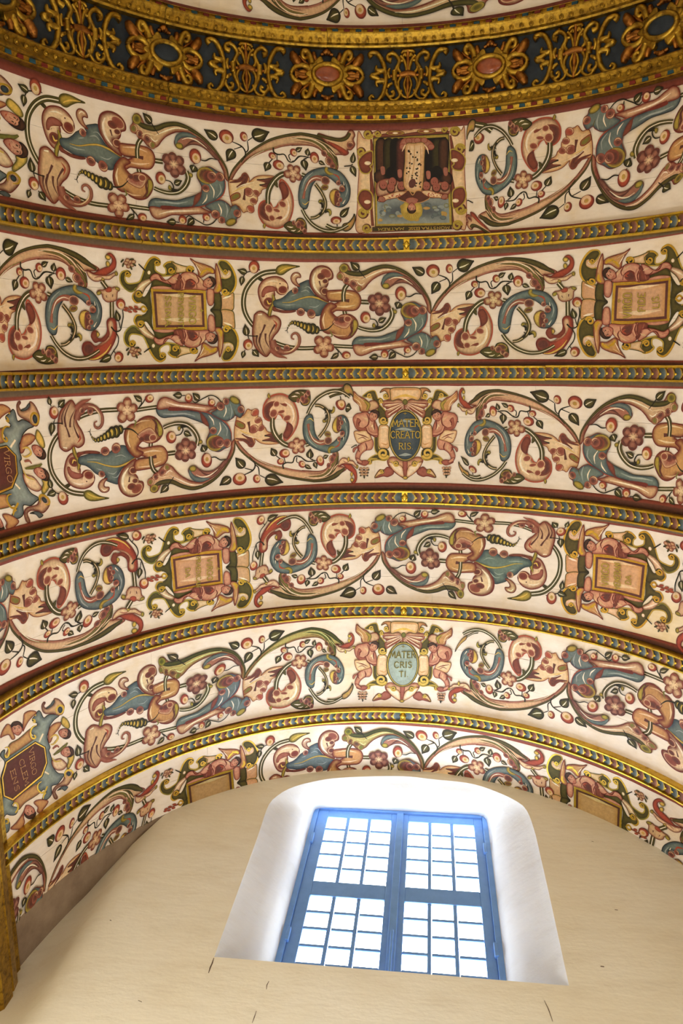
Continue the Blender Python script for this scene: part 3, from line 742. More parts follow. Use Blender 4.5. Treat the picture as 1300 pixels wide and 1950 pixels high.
GLY = {'A':(.8,[[(0,0),(.4,1),(.8,0)],[(.16,.36),(.64,.36)]]),'C':(.75,[[(.72,.82),(.5,1),(.25,.97),(.05,.7),(.05,.3),(.25,.03),(.5,0),(.72,.18)]]),
'D':(.8,[[(.1,0),(.1,1)],[(.1,1),(.5,.95),(.75,.65),(.75,.35),(.5,.05),(.1,0)]]),'E':(.62,[[(.1,0),(.1,1)],[(.1,1),(.6,1)],[(.1,.52),(.5,.52)],[(.1,0),(.6,0)]]),
'F':(.6,[[(.1,0),(.1,1)],[(.1,1),(.6,1)],[(.1,.52),(.5,.52)]]),'G':(.8,[[(.72,.82),(.5,1),(.25,.97),(.05,.7),(.05,.3),(.25,.03),(.5,0),(.73,.12)],[(.73,.0),(.73,.42),(.5,.42)]]),
'I':(.3,[[(.15,0),(.15,1)]]),'L':(.6,[[(.1,1),(.1,0)],[(.1,0),(.58,0)]]),'M':(.95,[[(.05,0),(.15,1),(.48,.15),(.8,1),(.9,0)]]),'N':(.8,[[(.1,0),(.1,1),(.7,0),(.7,1)]]),
'O':(.85,[[(.42,1),(.15,.88),(.04,.5),(.15,.12),(.42,0),(.70,.12),(.81,.5),(.70,.88),(.42,1)]]),'P':(.65,[[(.1,0),(.1,1)],[(.1,1),(.5,.97),(.6,.75),(.5,.52),(.1,.48)]]),
'R':(.7,[[(.1,0),(.1,1)],[(.1,1),(.5,.97),(.6,.75),(.5,.54),(.1,.5)],[(.35,.5),(.68,0)]]),'S':(.6,[[(.55,.85),(.35,1),(.12,.9),(.1,.7),(.3,.53),(.5,.38),(.52,.15),(.3,0),(.05,.14)]]),
'T':(.7,[[(.35,0),(.35,1)],[(.02,1),(.68,1)]]),'U':(.75,[[(.1,1),(.1,.25),(.35,0),(.62,.2),(.62,1)]]),'V':(.75,[[(.02,1),(.38,0),(.74,1)]]),'+':(.6,[[(.3,.1),(.3,.9)],[(.02,.55),(.58,.55)]]),'.':(.25,[[(.1,0),(.1,.1)]])}
def text(tp, crop, s, x0, y0, x1, y1, upx, upy, col='GD', wt=.13, sh=None):
    """letters from (x0,y0) to (x1,y1) along the baseline, up vector (upx,upy) = letter height"""
    tp.use(crop); tp.p('lettering'); tot = sum(GLY[c][0]+.14 for c in s)-.14
    A = np.array([x1-x0, y1-y0])/tot; U = np.array([upx, upy]); h = np.hypot(*U); pos = 0.0; ox, oy, k = CROP[crop]
    for c in s:
        wd, sts = GLY[c]
        for st in sts:
            q = [np.array([x0,y0])+A*(pos+a)+U*b for a, b in st]; q = [(ox+a*k, oy+b*k) for a, b in q]
            if c in 'OCGS' and len(q) > 4: q = crom(q, 3)
            q = np.array(q); qq = resample(q, max(2, len(q)*2)) if c not in 'VNMA' else np.array(sum([[q[i]*(1-f)+q[i+1]*f for f in (0,.34,.67)] for i in range(len(q)-1)], [])+[q[-1]])
            if sh: tp.ribbon(qq+np.array([.35,.35]), np.full(len(qq), h*wt*k*.62), [colr(sh)]*3)
            tp.ribbon(qq, np.full(len(qq), h*wt*k/2), [colr(col)]*3)
            if c not in 'OCGS+.':
                for e in (st[0], st[-1]):
                    if e[1] in (0, 1) or e[1] == 1: 
                        b = np.array([x0,y0])+A*(pos+e[0])+U*e[1]; du = A*.12; q2 = [(ox+(b[0]+g*du[0])*k, oy+(b[1]+g*du[1])*k) for g in (-1,0,1)]
                        tp.ribbon(np.array(q2), np.full(3, h*.05*k), [colr(col)]*3)
        pos += wd+.14
    return tp
# ---- template: the knotted half of the acanthus scroll (traced on the VIRGO FIDELIS panel)
def knot():
    t = Tpl('K1')
    t.p('stem')
    t.L("240,290 300,330 345,365", [46,40,20], 'DG')
    t.V("500,228 420,232 330,246 250,285 175,350 110,450 84,560 92,680 140,790 215,885 300,950", [60,62,62,60,58,54,50])
    t.V("440,1060 530,1095 640,1122 760,1135 930,1130", 50).V("1140,1105 1250,1112 1380,1118", 46)
    t.p('bud_tip').S("465,235 478,180 530,150 600,146 680,158 748,170 665,192 600,228 545,266 495,265", 'DK', 'LO', 30, 'OL', 10).L("700,172 600,190 540,215 510,235", [4,14,14,8], 'YL')
    t.p('petal').S("330,322 400,294 480,290 550,318 592,365 608,430 575,488 520,500 475,470 468,430 440,440 452,500 432,570 412,620 385,684 330,660 285,590 256,480 272,390", 'RB', 'CR', 55, 'MR', 12)
    t.B(535,400,66,50,'CR','CR').B(545,445,55,48,'RB','MR',40,'PK',8).B(380,590,60,55,'RB','MA',40).S("300,470 330,420 380,400 440,410 470,450 420,470 380,480 340,520 300,530", 'RB','DR',25,'MR',6).L("330,540 350,500 400,480 440,470", [4,14,14,4], 'CR').L("360,570 380,610 410,600", [8,18,8], 'YL').L("350,360 420,340 490,350", [4,16,4], 'WH').L("505,375 520,372", [14,14], 'MA')
    t.p('stem').L("425,500 440,560 435,620 400,680 385,755", [20,50,52,50,40], 'DK', 'LO')
    t.p('acanthus_leaf').S("440,575 520,552 575,515 620,468 680,436 735,440 715,395 790,350 862,335 882,440 940,520 1085,588 1015,680 990,742 925,752 850,722 800,692 700,682 600,690 520,668 445,640", 'DB', 'BL', 60, 'DK', 6)
    t.S("430,640 480,672 560,690 700,690 660,712 560,718 480,702 432,690", 'MA', 'RB', 14, 'MR', 6)
    t.S("740,408 690,390 652,350 640,300 665,252 710,240 748,258 757,300 722,302 704,322 715,362 745,398", 'RB', 'PK', 26, 'MR', 9).L("670,290 700,262 730,275", [6,14,6], 'WH')
    t.scallop(690,456,36).scallop(757,706,50).scallop(882,730,50,ry=42)
    t.L("1085,590 960,545 860,528 760,548 640,590 540,596", [30,28,24,20,14,6], 'OL', 'YL')
    for q in ("800,420 850,410 900,470","760,470 820,450 860,480","860,640 930,650 980,620","540,620 620,625 700,615","640,520 700,500"): t.L(q, [3,12,3], 'LB')
    t.p('leaf_tongue').S("1085,585 1010,555 930,495 880,415 862,330 885,235 945,178 1015,163 1090,190 1132,250 1132,310 1085,335 1075,385 1045,425 1000,440 1010,478 1062,520", 'MR', 'CR', 60, 'MR', 14)
    t.B(1055,250,68,52,'DR','RB',30,'PK',8,0.6).B(1000,285,48,40,'RB','MA',30).B(1045,345,34,30,'RB','PU',20,'PK',7).B(1040,462,40,38,'RB','MA',24,'PK',8).L("930,240 905,320 925,420 990,500", [6,24,24,6], 'WH').L("990,400 975,340", [10,18], 'PU')
    t.p('stem').use('K2').V("140,375 100,430 82,500 85,585", 54).V("95,690 105,745", 50).V("275,588 385,592", 54)
    t.use('K1').p('link_knot').S("1066,465 1150,452 1300,450 1410,472 1462,535 1458,620 1405,683 1290,692 1180,690 1130,716 1110,682 1140,620 1200,592 1110,574 1068,545", 'RB', 'TN', 40, 'MR', 12)
    t.L("1105,580 1180,580 1270,572 1330,576", [14,20,24,40], 'MA').L("1100,490 1250,478 1380,510", [4,20,4], 'CR').L("1180,640 1290,645 1400,625", [4,22,4], 'CR')
    t.p('stem').use('K2').V("100,430 84,500 86,586", 52)
    t.use('K1').p('seed_pod').S("1105,598 1040,650 1000,735 985,830 1005,915 1070,960 1125,962 1170,1000 1260,1028 1350,1005 1412,930 1432,845 1400,780 1330,738 1245,742 1190,768 1150,745 1115,690 1180,640", 'MR', 'TN', 60, 'MR', 13)
    t.S("1130,835 1190,770 1280,738 1350,770 1345,840 1290,900 1210,885", 'PK', 'DR', 30, 'RB', 8).B(1240,800,50,40,'RB','PU',25).B(1310,790,42,36,'DR','RB',20,'PK',8).B(1180,790,34,28,'RB','PU',16)
    t.S("1376,800 1420,810 1430,880 1385,960 1340,1000 1368,900", 'OL', 'LO', 20, 'MA', 7).L("1375,800 1350,870 1360,940 1310,1000", [8,24,26,6], 'MA')
    t.L("1040,720 1020,800 1040,900", [5,24,5], 'CR').L("1120,960 1200,985 1290,980", [4,18,4], 'PK').L("1100,925 1128,985 1105,1000", [6,18,8], 'GN')
    t.p('caterpillar').L("1150,835 1085,900 1020,922 950,920", [6,14,16,16], 'DK')
    for x,y,r in ((945,920,46),(898,905,62),(850,900,60),(805,880,46),(765,862,40),(725,848,34),(690,836,28),(656,832,22),(634,846,17),(616,868,13),(604,892,10)):
        t.B(x,y,r*.72,r,'DK','OL',r*.5,'DK',r*.14).B(x-r*.1,y,r*.30,r*.62,'LO','YL',r*.3)
    t.L("604,892 590,925 568,925", [10,8,5], 'DK').L("592,920 605,958", [7,4], 'DK')
    t.p('heart_leaf').S("202,800 214,735 275,698 340,722 388,765 440,750 505,788 522,850 492,930 442,990 415,1055 455,1130 400,1180 350,1232 285,1195 212,1105 188,985 190,885", 'RB', 'PK', 55, 'MR', 13)
    t.L("420,1040 445,1120 540,1180 650,1165 730,1090 740,1005 700,958 655,975 648,1015 680,1030", [80,92,76,58,48,44,38,32,24,14], 'MR', 'RO').L("400,1150 480,1215 560,1240 595,1255", [50,50,34,8], 'RB', 'DR')
    t.scallop(485,1135,36).scallop(592,1128,38)
    for q in ("335,855 310,920 265,1010 255,1090","455,855 410,930 385,1000 400,1090","285,960 270,1060 300,1150 345,1225","340,960 345,1050 400,1150","240,980 235,1070 275,1160"): t.L(q, [26,16,10,3], 'PU')
    t.L("430,800 470,850 450,920", [4,22,4], 'BR').L("250,740 300,735", [10,16], 'WH').L("560,1180 640,1165 710,1090 722,1010", [3,12,12,3], 'CR')
    t.p('twig').L("245,992 185,990 130,985", [10,12,12], 'DK').L("130,985 155,1045", [10,8], 'DK').L("275,215 215,190", [10,12],'DK').L("170,228 110,245 75,300", [12,12,10],'DK').L("100,1155 85,1180", 10,'DK').L("180,1150 205,1170", 10,'DK')
    t.L("1165,1130 1198,1170 1195,1210", [12,12,8], 'DK').L("1180,1140 1230,1195 1250,1240", [12,12,8], 'DK')
    t.berry(205,178,62,72).berry(132,1092,55,62).berry(1292,1215,50,42)
    t.leaf(118,245,5,208,70); t.leaf(68,292,50,402,64); t.leaf(118,985,98,848,78); t.leaf(85,1172,66,1254,54); t.leaf(195,1160,262,1236,74); t.leaf(1198,1202,1105,1262,58)
    t.flower(1026,1115,138,6,lobe='RB',rot=.2)
    # right-hand half
    t.use('K2').p('acanthus_arch').S("1118,720 1108,600 1055,480 965,355 855,258 720,188 580,158 440,188 320,240 222,246 172,220 132,152 82,140 38,180 40,232 8,272 30,322 80,342 98,372 150,392 198,440 262,462 330,432 382,370 452,308 560,254 700,240 795,282 905,372 1010,488 1062,590 1082,695", 'RB', 'PK', 45, 'MR', 9)
    t.L("60,180 122,236 222,258 322,252 440,200 580,170 720,200 855,270 965,368 1052,486 1108,600 1118,720", [20,56,60,52,48,44,40,34,28,24,20,8], 'DK', 'OL').L("330,430 405,342 560,256 700,242 795,284 905,376 1005,488 1066,620 1082,690", [4,8,10,10,10,8,8,6,4], 'MR')
    t.B(88,192,50,48,'LO','OL',30,'OL',7).scallop(48,288,40,'GN','TN').scallop(112,335,34).scallop(205,372,42,'PU').scallop(262,430,42,'GN','TN')
    t.L("300,330 420,270 560,215 700,210", [3,14,14,3], 'WH').L("140,340 200,320 300,330", [4,16,4], 'CR').L("240,350 290,390 330,370", [4,14,4], 'WH').L("1085,640 1060,540 990,430 880,330", [3,8,8,3], 'RB')
    t.p('leaf_curl').S("1035,495 960,400 870,312 760,264 650,258 568,302 528,372 556,424 612,434 655,402 725,368 820,368 905,412 985,488", 'PU', 'RO', 30, 'PU', 9)
    t.L("790,280 690,268 610,285 560,330 545,390", [10,48,60,52,20], 'DB', 'BL').L("660,390 740,330 830,330 940,410", [6,22,26,6], 'PU').L("620,330 700,300 800,320 900,385", [4,12,12,3], 'WH').B(585,400,42,32,'OL','LO',18,'OL',6)
    t.leaf(262,208,163,120,84)
    t.p('twig').L("262,205 300,260 345,312", [12,12,6], 'DK').L("1005,500 935,492 870,526 808,520", [6,14,14,10], 'DK').L("735,580 760,560", 8, 'DK').L("395,790 455,800 488,850 480,880", [10,12,14,14], 'DK').L("965,1150 905,1213 830,1238 760,1210 700,1180 645,1152 608,1182", [8,12,12,12,12,12,8], 'DK').L("805,1215 810,1180", 10, 'DK').L("480,1232 530,1236", 10, 'DK')
    t.berry(760,490,64,80).berry(342,772,58,66).berry(838,1152,42,40).berry(570,1202,44,46)
    t.leaf(745,598,710,674,92); t.leaf(500,822,592,775,66); t.leaf(488,1235,382,1242,72); t.leaf(692,1188,614,1262,74)
    t.p('stem').V("645,665 662,740 622,830 540,902 432,925 330,912 258,888", [56,60,58,54,50,46,42]).L("560,880 480,890 430,850", [8,40,18], 'DK').S("425,880 432,842 455,850 460,890", 'OL','LO',10,'OL',5).S("585,660 610,620 640,650 625,690", 'OL','LO',10,'OL',5).S("665,700 690,680 716,700 700,730", 'OL','LO',10,'OL',5)
    t.flower(505,610,140,6,mid='RO',lobe='PU',rot=.5)
    t.p('trumpet').S("198,1105 200,1042 258,1000 350,1000 500,1000 622,960 722,922 810,878 790,960 720,1040 600,1062 480,1082 360,1095", 'DB', 'BL', 40, 'DK', 7).L("260,1040 380,1030 520,1030 640,1000", [4,18,16,3], 'LB')
    t.S("196,1110 240,1092 360,1098 600,1070 742,1040 832,1072 890,1100 702,1132 560,1152 450,1162 360,1202 282,1222 222,1190", 'RB', 'PK', 42, 'MR', 10).L("330,1100 350,1092 450,1085 620,1070 760,1040", [44,40,16,10,6], 'MR').L("300,1170 420,1130 600,1105 760,1090", [4,18,14,3], 'WH')
    t.p('acanthus_leaf').S("690,1042 772,960 800,862 806,822 790,782 762,720 770,668 830,610 912,588 985,622 1045,650 1070,720 1072,800 1042,880 985,940 882,1002 790,1040", 'DB', 'BL', 45, 'MR', 8)
    t.S("700,1042 722,930 802,878 772,970", 'MA', 'RB', 20).B(868,690,104,92,'LO','PU',38,'OL',7,0.0).B(905,700,78,70,'RB','PU',30).scallop(932,690,56).scallop(1020,688,44).scallop(850,835,40)
    t.L("900,780 940,850 930,930", [4,16,3], 'WH').L("1010,770 1020,850 960,930", [4,14,3], 'LB').L("860,900 850,950 800,1010", [4,16,3], 'WH').L("1075,740 1068,820 1020,910 880,1005 740,1052", [5,10,12,10,5], 'BR')
    t.p('acanthus_leaf').S("830,1035 902,982 1012,945 1092,980 1122,1010 1182,985 1226,1050 1222,1112 1182,1142 1170,1192 1092,1232 1042,1192 982,1202 968,1142 912,1142 898,1082", 'DB', 'BL', 40, 'MR', 8)
    t.scallop(942,1112,44).scallop(1008,1170,40).scallop(1190,1082,40).B(1112,1186,62,36,'OL','LO',22,'OL',7,-.5)
    t.L("980,990 1010,1060 1000,1120", [4,16,3], 'WH').L("1060,970 1080,1050 1060,1140", [4,16,3], 'LB').L("1120,1015 1100,1080", [12,4], 'OL')
    return t
# ---- template: the ring half
def ring():
    t = Tpl('R1')
    t.p('acanthus_arch').S("8,992 100,815 280,605 450,452 700,282 950,178 1180,118 @R2 200,82 380,92 560,134 720,200 868,268 790,306 690,320 660,340 690,420 692,500 650,560 628,505 602,432 540,385 482,335 430,282 330,246 200,245 10,272 @R1 1090,312 900,362 740,424 480,525 300,655 150,835 42,1002", 'RB', 'PK', 55, 'MR', 12, step=2.2)
    t.L("200,760 420,575 640,455 860,360 1060,300 1250,262", [4,16,24,26,22,6], 'RO').L("120,900 330,640 560,480 820,365", [3,12,14,4], 'GN')
    t.L("10,985 100,812 280,604 450,452 700,284 950,182 1180,122 @R2 200,92 380,105 560,150 700,215 830,280", [12,26,30,34,36,42,46,52,60,90,100,40], 'DK', 'OL')
    t.use('R2').L("30,160 150,162 300,168 420,205 520,290 610,380 660,450 668,540", [4,20,30,38,46,50,40,20], 'PU', 'GN').L("380,150 500,195 600,280 670,380 690,470", [4,24,44,46,16], 'DK', 'OL').L("60,215 200,200 330,215 420,262", [3,10,10,3], 'MR').L("20,180 160,140 330,150 480,215 560,300", [3,8,10,12,3], 'WH').L("560,250 640,320 690,350", [3,16,4], 'CR')
    t.scallop(490,320,44).scallop(555,422,58).scallop(612,490,44)
    t.use('R1').L("100,930 260,720 420,570 600,460", [4,10,8,3], 'WH')
    t.p('twig').L("292,602 312,520 262,432 118,375", [18,22,20,12], 'DK').L("310,525 358,470 355,335", [16,18,12], 'DK').L("362,330 440,272", [14,12], 'DK').L("262,438 140,492", [16,12], 'DK').L("755,395 755,468 822,500 922,490 980,590 1062,592 1180,492 1300,490", [24,24,20,20,20,20,18,14], 'DK').L("800,505 792,600", 14,'DK').L("740,560 660,650", 16,'DK').L("1015,580 992,500 1040,462", [16,16,10],'DK').L("1240,540 1300,515", [10,10],'DK')
    t.use('R2').L("0,490 40,475 100,412 180,402 272,412", [12,14,14,14,8], 'DK').L("235,408 245,375", 8,'DK').L("245,412 180,435 165,460", [8,10,8],'DK').L("392,445 405,448", 8,'DK').use('R1').L("235,690 250,660 300,590", [8,14,10],'DK')
    t.berry(35,312,108,104).berry(305,275,56,74).berry(722,530,56,54).berry(808,672,88,78).berry(1078,440,58,64)
    t.leaf(128,505,10,695,150); t.leaf(445,265,715,148,205); t.leaf(655,652,582,795,114); t.leaf(1122,405,1240,340,72); t.leaf(1240,548,1275,718,128)
    t.use('R2'); t.berry(335,402,66,76,a=-1.6); t.leaf(75,345,165,282,58); t.leaf(228,382,250,282,78); t.leaf(165,455,192,600,104); t.leaf(398,450,496,484,60)
    t.use('K2'); t.leaf(1035,258,893,178,102); t.use('R1')
    t.p('acanthus_leaf').S("5,1012 100,975 180,955 235,865 290,850 328,925 318,985 420,900 560,862 740,870 712,935 660,965 590,1052 505,1095 470,1160 420,1180 412,1232 395,1292 330,1330 328,1420 290,1455 200,1462 150,1480 100,1385 0,1365", 'TN', 'CR', 60, 'RB', 12)
    t.L("20,1020 150,985 230,930 270,880 275,930 230,1010 120,1090", [16,40,66,80,70,50,30], 'RB', 'PU').S("0,1235 95,1172 150,1180 142,1242 70,1290 0,1312", 'BR', 'GN', 22, 'MR', 10).S("430,945 560,915 742,868 690,962 582,1052 470,1025 562,982", 'RB', 'PU', 30).L("440,940 560,920 650,905", [14,12,4], 'DK').L("470,1025 540,1005 600,985", [26,14,4], 'DK')
    t.scallop(290,1150,72,'RB').scallop(400,1160,52,'RB').scallop(338,1292,62,'RB').scallop(272,1420,56,'BR').L("235,1100 215,1200 195,1280", [14,24,44], 'MA').L("100,1110 220,1040 400,980", [3,16,3], 'WH').L("40,1180 150,1110 300,1060", [3,14,3], 'YL')
    t.p('petal').S("850,908 938,1000 1005,1150 1018,1300 990,1440 930,1560 840,1640 700,1695 560,1692 455,1645 398,1550 392,1440 430,1330 520,1268 605,1292 640,1375 702,1350 762,1272 825,1225 822,1130 795,1010 805,930", 'RB', 'CR', 70, 'BR', 20)
    t.S("800,965 870,945 935,1060 925,1160 835,1225 818,1120 782,1020", 'MA', 'RB', 40, 'MR', 10).S("402,1450 445,1335 530,1275 545,1370 500,1450 560,1540 590,1585 490,1580 420,1530", 'RB', 'PU', 40).B(570,1392,62,66,'DR','RB',36,'PK',12).B(600,1540,52,48,'DR','RB',30,'PK',12).B(700,1410,62,30,'DR','RB',20,'PK',8,.2).B(815,1302,66,50,'DR','RB',30,'PK',12,.3).S("650,1560 700,1520 780,1495 790,1530 740,1550 690,1545", 'RB', 'RB')
    t.L("900,1200 930,1330 880,1480 740,1580", [4,34,36,5], 'WH').L("950,1250 950,1400 870,1550", [4,16,4], 'TN').S("452,1715 432,1680 450,1640 482,1640 470,1690", 'OL','LO',14,'OL',6)
    t.p('acanthus_leaf').S("818,1640 930,1568 1045,1582 1095,1512 1200,1500 1272,1570 1284,1680 1230,1732 1090,1752 950,1740 860,1692", 'DG', 'OL', 40, 'DK', 12).B(1180,1565,90,55,'LO','PU',26,'OL',8,.3)
    t.scallop(1022,1586,42).scallop(1115,1602,56).scallop(1190,1652,52).scallop(1242,1692,42).L("880,1650 960,1660 1010,1650", [4,22,4], 'WH').L("960,1710 1020,1710 1060,1690", [4,20,4], 'WH').L("1100,1720 1150,1700", [4,16], 'CR')
    t.p('stem').V("965,800 850,822 740,902 640,1032 585,1160 562,1312", [84,84,84,84,80,74]).V("1190,792 1300,822", 70)
    t.L("735,930 735,1000 760,1040", [40,60,20], 'DK', 'OL')
    t.flower(1040,790,160,6,lobe='RB',rot=.52)
    t.use('R2').p('stem').V("330,768 430,880 490,1000 470,1110 400,1182 330,1222 262,1232", [54,52,52,56,52,48,44], 'DK', 'CR').V("120,1128 190,1222 310,1322 470,1382 620,1382 740,1342 840,1285", [50,54,56,56,54,50,46])
    t.L("450,1080 440,1030 395,1015", [40,34,14], 'DK').L("400,1180 440,1130 415,1100", [30,24,8],'DK').L("480,1130 540,1110 570,1150", [40,44,24], 'DK').S("378,1000 400,972 450,980 468,1010 430,1000 395,1020",'OL','LO',10,'OL',5).S("505,1100 545,1085 585,1110 585,1160 555,1178 550,1130",'OL','LO',14,'OL',5)
    t.p('leaf_curl').S("150,1122 85,1080 62,990 72,870 112,750 200,642 320,570 470,525 600,525 722,560 812,640 872,750 872,880 832,980 752,1042 650,1042 582,990 552,900 592,830 652,805 702,832 762,830 792,762 742,722 682,742 622,700 560,662 480,642 380,682 292,780 252,880 232,1000 205,1100", 'DB', 'BL', 50, 'DK', 8)
    t.L("140,985 170,860 225,760 320,690 420,680 500,690", [46,30,40,60,76,50], 'RB', 'RO').L("170,880 240,740 340,680 420,690", [3,10,12,3], 'WH').B(490,705,66,58,'RO','PU',26,'PK',6).B(478,800,58,36,'LO','PU',18,'OL',6,-.3)
    t.S("612,815 565,860 555,920 585,995 642,1038 632,950 652,870 692,818", 'OL','YL',26,'MR',6).S("640,840 700,830 700,920 690,1000 645,1030 630,950",'RB','PU',20).scallop(690,880,38,'PU').scallop(720,945,36,'PU').scallop(690,1010,30,'PU').scallop(750,790,46,'PU').scallop(690,715,34,'PU')
    t.L("520,520 502,560 545,598 615,602", [50,58,50,14], 'OL','LO').L("610,600 690,630 710,690", [8,26,10],'BR').L("800,700 830,800 800,900", [4,18,4],'LB').L("120,860 180,720 300,610", [4,18,4],'LB').L("780,740 770,690", [14,4],'WH').L("800,940 760,1000", [4,16],'WH').L("230,1010 170,1060 120,1040", [3,14,3], 'YL')
    return t
def ring_hip():       # the far end of a ring scroll that meets a rectangular cartouche
    t = Tpl('R2')
    t.p('leaf_tip').S("688,308 782,332 850,292 930,250 1000,218 1048,160 1045,108 1010,84 975,100 958,95 990,55 1040,44 1092,90 1108,162 1082,240 1012,302 942,340 850,352 760,346", 'MR', 'BR', 24, 'MR', 8).B(990,105,38,32,'OL','YL',18,'OL',6).B(985,192,28,36,'OL','YL',16,'OL',6)
    t.S("690,320 780,350 900,352 1000,332 1080,288 1112,312 1062,342 1002,390 922,402 832,436 762,432 702,384", 'RB', 'CR', 24, 'MR', 8).L("780,400 860,370 920,390", [6,20,6],'RO').B(905,415,24,36,'OL','YL',14,'OL',5).B(1100,300,24,30,'OL','LO',14,'OL',5)
    t.p('stem').V("885,425 960,512", 62, 'DK','WH').V("1020,670 1022,890", 62)
    t.p('bell_flower').S("808,585 840,545 900,535 945,515 985,488 1030,495 1070,478 1130,485 1140,515 1105,545 1092,640 1030,672 950,682 895,642 878,585", 'RB', 'PK', 28, 'MR', 9).B(842,580,36,24,'OL','LO',14,'OL',5,-.6).B(1105,498,36,22,'OL','LO',14,'OL',5,.3).S("930,530 985,495 1025,510 1010,550 950,560",'RB','BR',18).L("940,600 950,630", [12,6],'PU').L("1035,580 1032,615", [16,8],'PU')
    t.p('seed_pod').S("948,930 1005,880 1075,902 1094,1010 1082,1120 1032,1232 952,1332 842,1392 702,1402 622,1352 584,1262 618,1195 700,1183 772,1232 832,1222 922,1162 962,1080", 'MR', 'BR', 50, 'MR', 10)
    t.S("960,960 1000,905 1045,940 1040,1040 985,1150 880,1222 800,1240 900,1170 975,1080",'RB','PK',26).S("835,1178 772,1190 722,1122 742,1062 800,1046 846,1092 810,1130 872,1138 942,1078 960,1010 985,1090 920,1170",'MR','RB',24,'MR',8).S("800,1050 845,1090 812,1130 800,1095",'OL','YL',10,'OL',5).B(682,1272,86,76,'RB','PU',30,'MR',8).L("690,1395 800,1385 930,1310 1010,1210", [6,22,20,5],'YL')
    t.p('twig').L("1010,990 1070,1045 1142,1030 1166,950 1186,850 1176,760", [22,16,16,16,16,12],'DK').L("1145,1000 1120,910", [12,10],'DK').L("1080,1060 1118,1130 1102,1222 1042,1300 1002,1362", [14,14,14,14,10],'DK').L("1045,1290 1075,1330", [12,10],'DK')
    t.berry(1150,690,66,66,eye='YL').berry(1122,1372,64,66,a=-.8); t.leaf(1115,912,1082,772,86); t.leaf(1005,1365,832,1432,92)
    return t
def ring_leaf():      # the far end of a ring scroll that meets the picture or an oval cartouche (traced on the picture panel)
    t = Tpl('Z2'); u = Tpl('Z2')
    u.p('leaf_tip').S("860,115 950,140 1040,158 1100,140 1130,95 1165,90 1185,130 1170,170 1185,215 1150,260 1120,255 1125,295 1080,305 1020,250 930,190", 'RB','PK',26,'MR',8).L("850,125 950,155 1050,172 1110,155 1140,110", [20,28,32,34,30],'DK','OL').S("940,185 1030,215 1120,275 1095,302 1040,265",'MR','BR',14).scallop(1145,215,30,'PU')
    t.p('ring_end').V("930,925 1000,955 1090,955", [34,34,34])
    t.p('bud_tip').S("1080,920 1130,900 1165,860 1182,825 1188,880 1160,945 1120,975 1085,970", 'OL','TN',20,'DK',8).L("1105,945 1140,915", [8,20],'LO')
    t.p('twig').L("1030,935 1025,905", 8,'DK').L("1090,405 1150,398 1165,385", [10,10,8],'DK').L("1060,860 1050,880", 8,'DK')
    t.berry(1018,882,46,32); t.leaf(1060,850,1138,765,58); t.leaf(1165,375,1175,280,48); t.leaf(1155,405,1195,500,52)
    return t, u
# ---- template: rectangular cartouche held by two putti (traced on VIRGO PRVDENTISSIMA)
def face(t, x, y, r, ang, hair='HR', skin='FL'):
    """a painted head; ang is the direction of the crown of the head"""
    u = np.array([math.cos(ang), math.sin(ang)]); v = np.array([-u[1], u[0]]); f = lambda a, b: (x+u[0]*a*r+v[0]*b*r, y+u[1]*a*r+v[1]*b*r)
    s = lambda *q: " ".join("%.1f,%.1f" % f(a, b) for a, b in q)
    t.S(s((1,0),(.85,.5),(.4,.78),(-.2,.78),(-.7,.5),(-1.02,0),(-.7,-.5),(-.2,-.78),(.4,-.78),(.85,-.5)), 'FS', skin, r*.6, 'MR', r*.1)
    t.S(s((.35,-.85),(.75,-.85),(1.15,-.4),(1.22,.1),(1.05,.6),(.5,.95),(-.1,.9),(.15,.7),(.45,.55),(.6,.2),(.5,-.1),(.55,-.45)), 'BK', hair, r*.3)
    for b in (-.33,.33):
        a_ = f(.12, b); t.B(a_[0], a_[1], r*.13, r*.1, 'HR', 'BK', rot=ang)
        t.L(s((.34,b-.18),(.38,b),(.32,b+.18)), r*.07, 'HR')
    t.L(s((.15,.0),(-.2,.08),(-.25,-.06)), [r*.05,r*.1,r*.06], 'FS').L(s((-.52,-.2),(-.56,0),(-.5,.2)), [r*.05,r*.13,r*.05], 'BR')
    for b in (-.5,.5): a_ = f(-.3, b); t.B(a_[0], a_[1], r*.2, r*.16, skin, 'RO', rot=ang)
    return t
def roll(t, x, y, r, c='GD', inn='DK', turn=1, a0=0.0):
    q = [(x+r*(1-.75*k/14)*math.cos(a0+turn*k*.62), y+r*(1-.75*k/14)*math.sin(a0+turn*k*.62)) for k in range(15)]
    t.B(x, y, r*1.05, r*1.05, inn, inn); return t.L(" ".join("%.1f,%.1f" % a for a in q), [r*.5]*4+[r*.42, r*.5], 'LO', c)
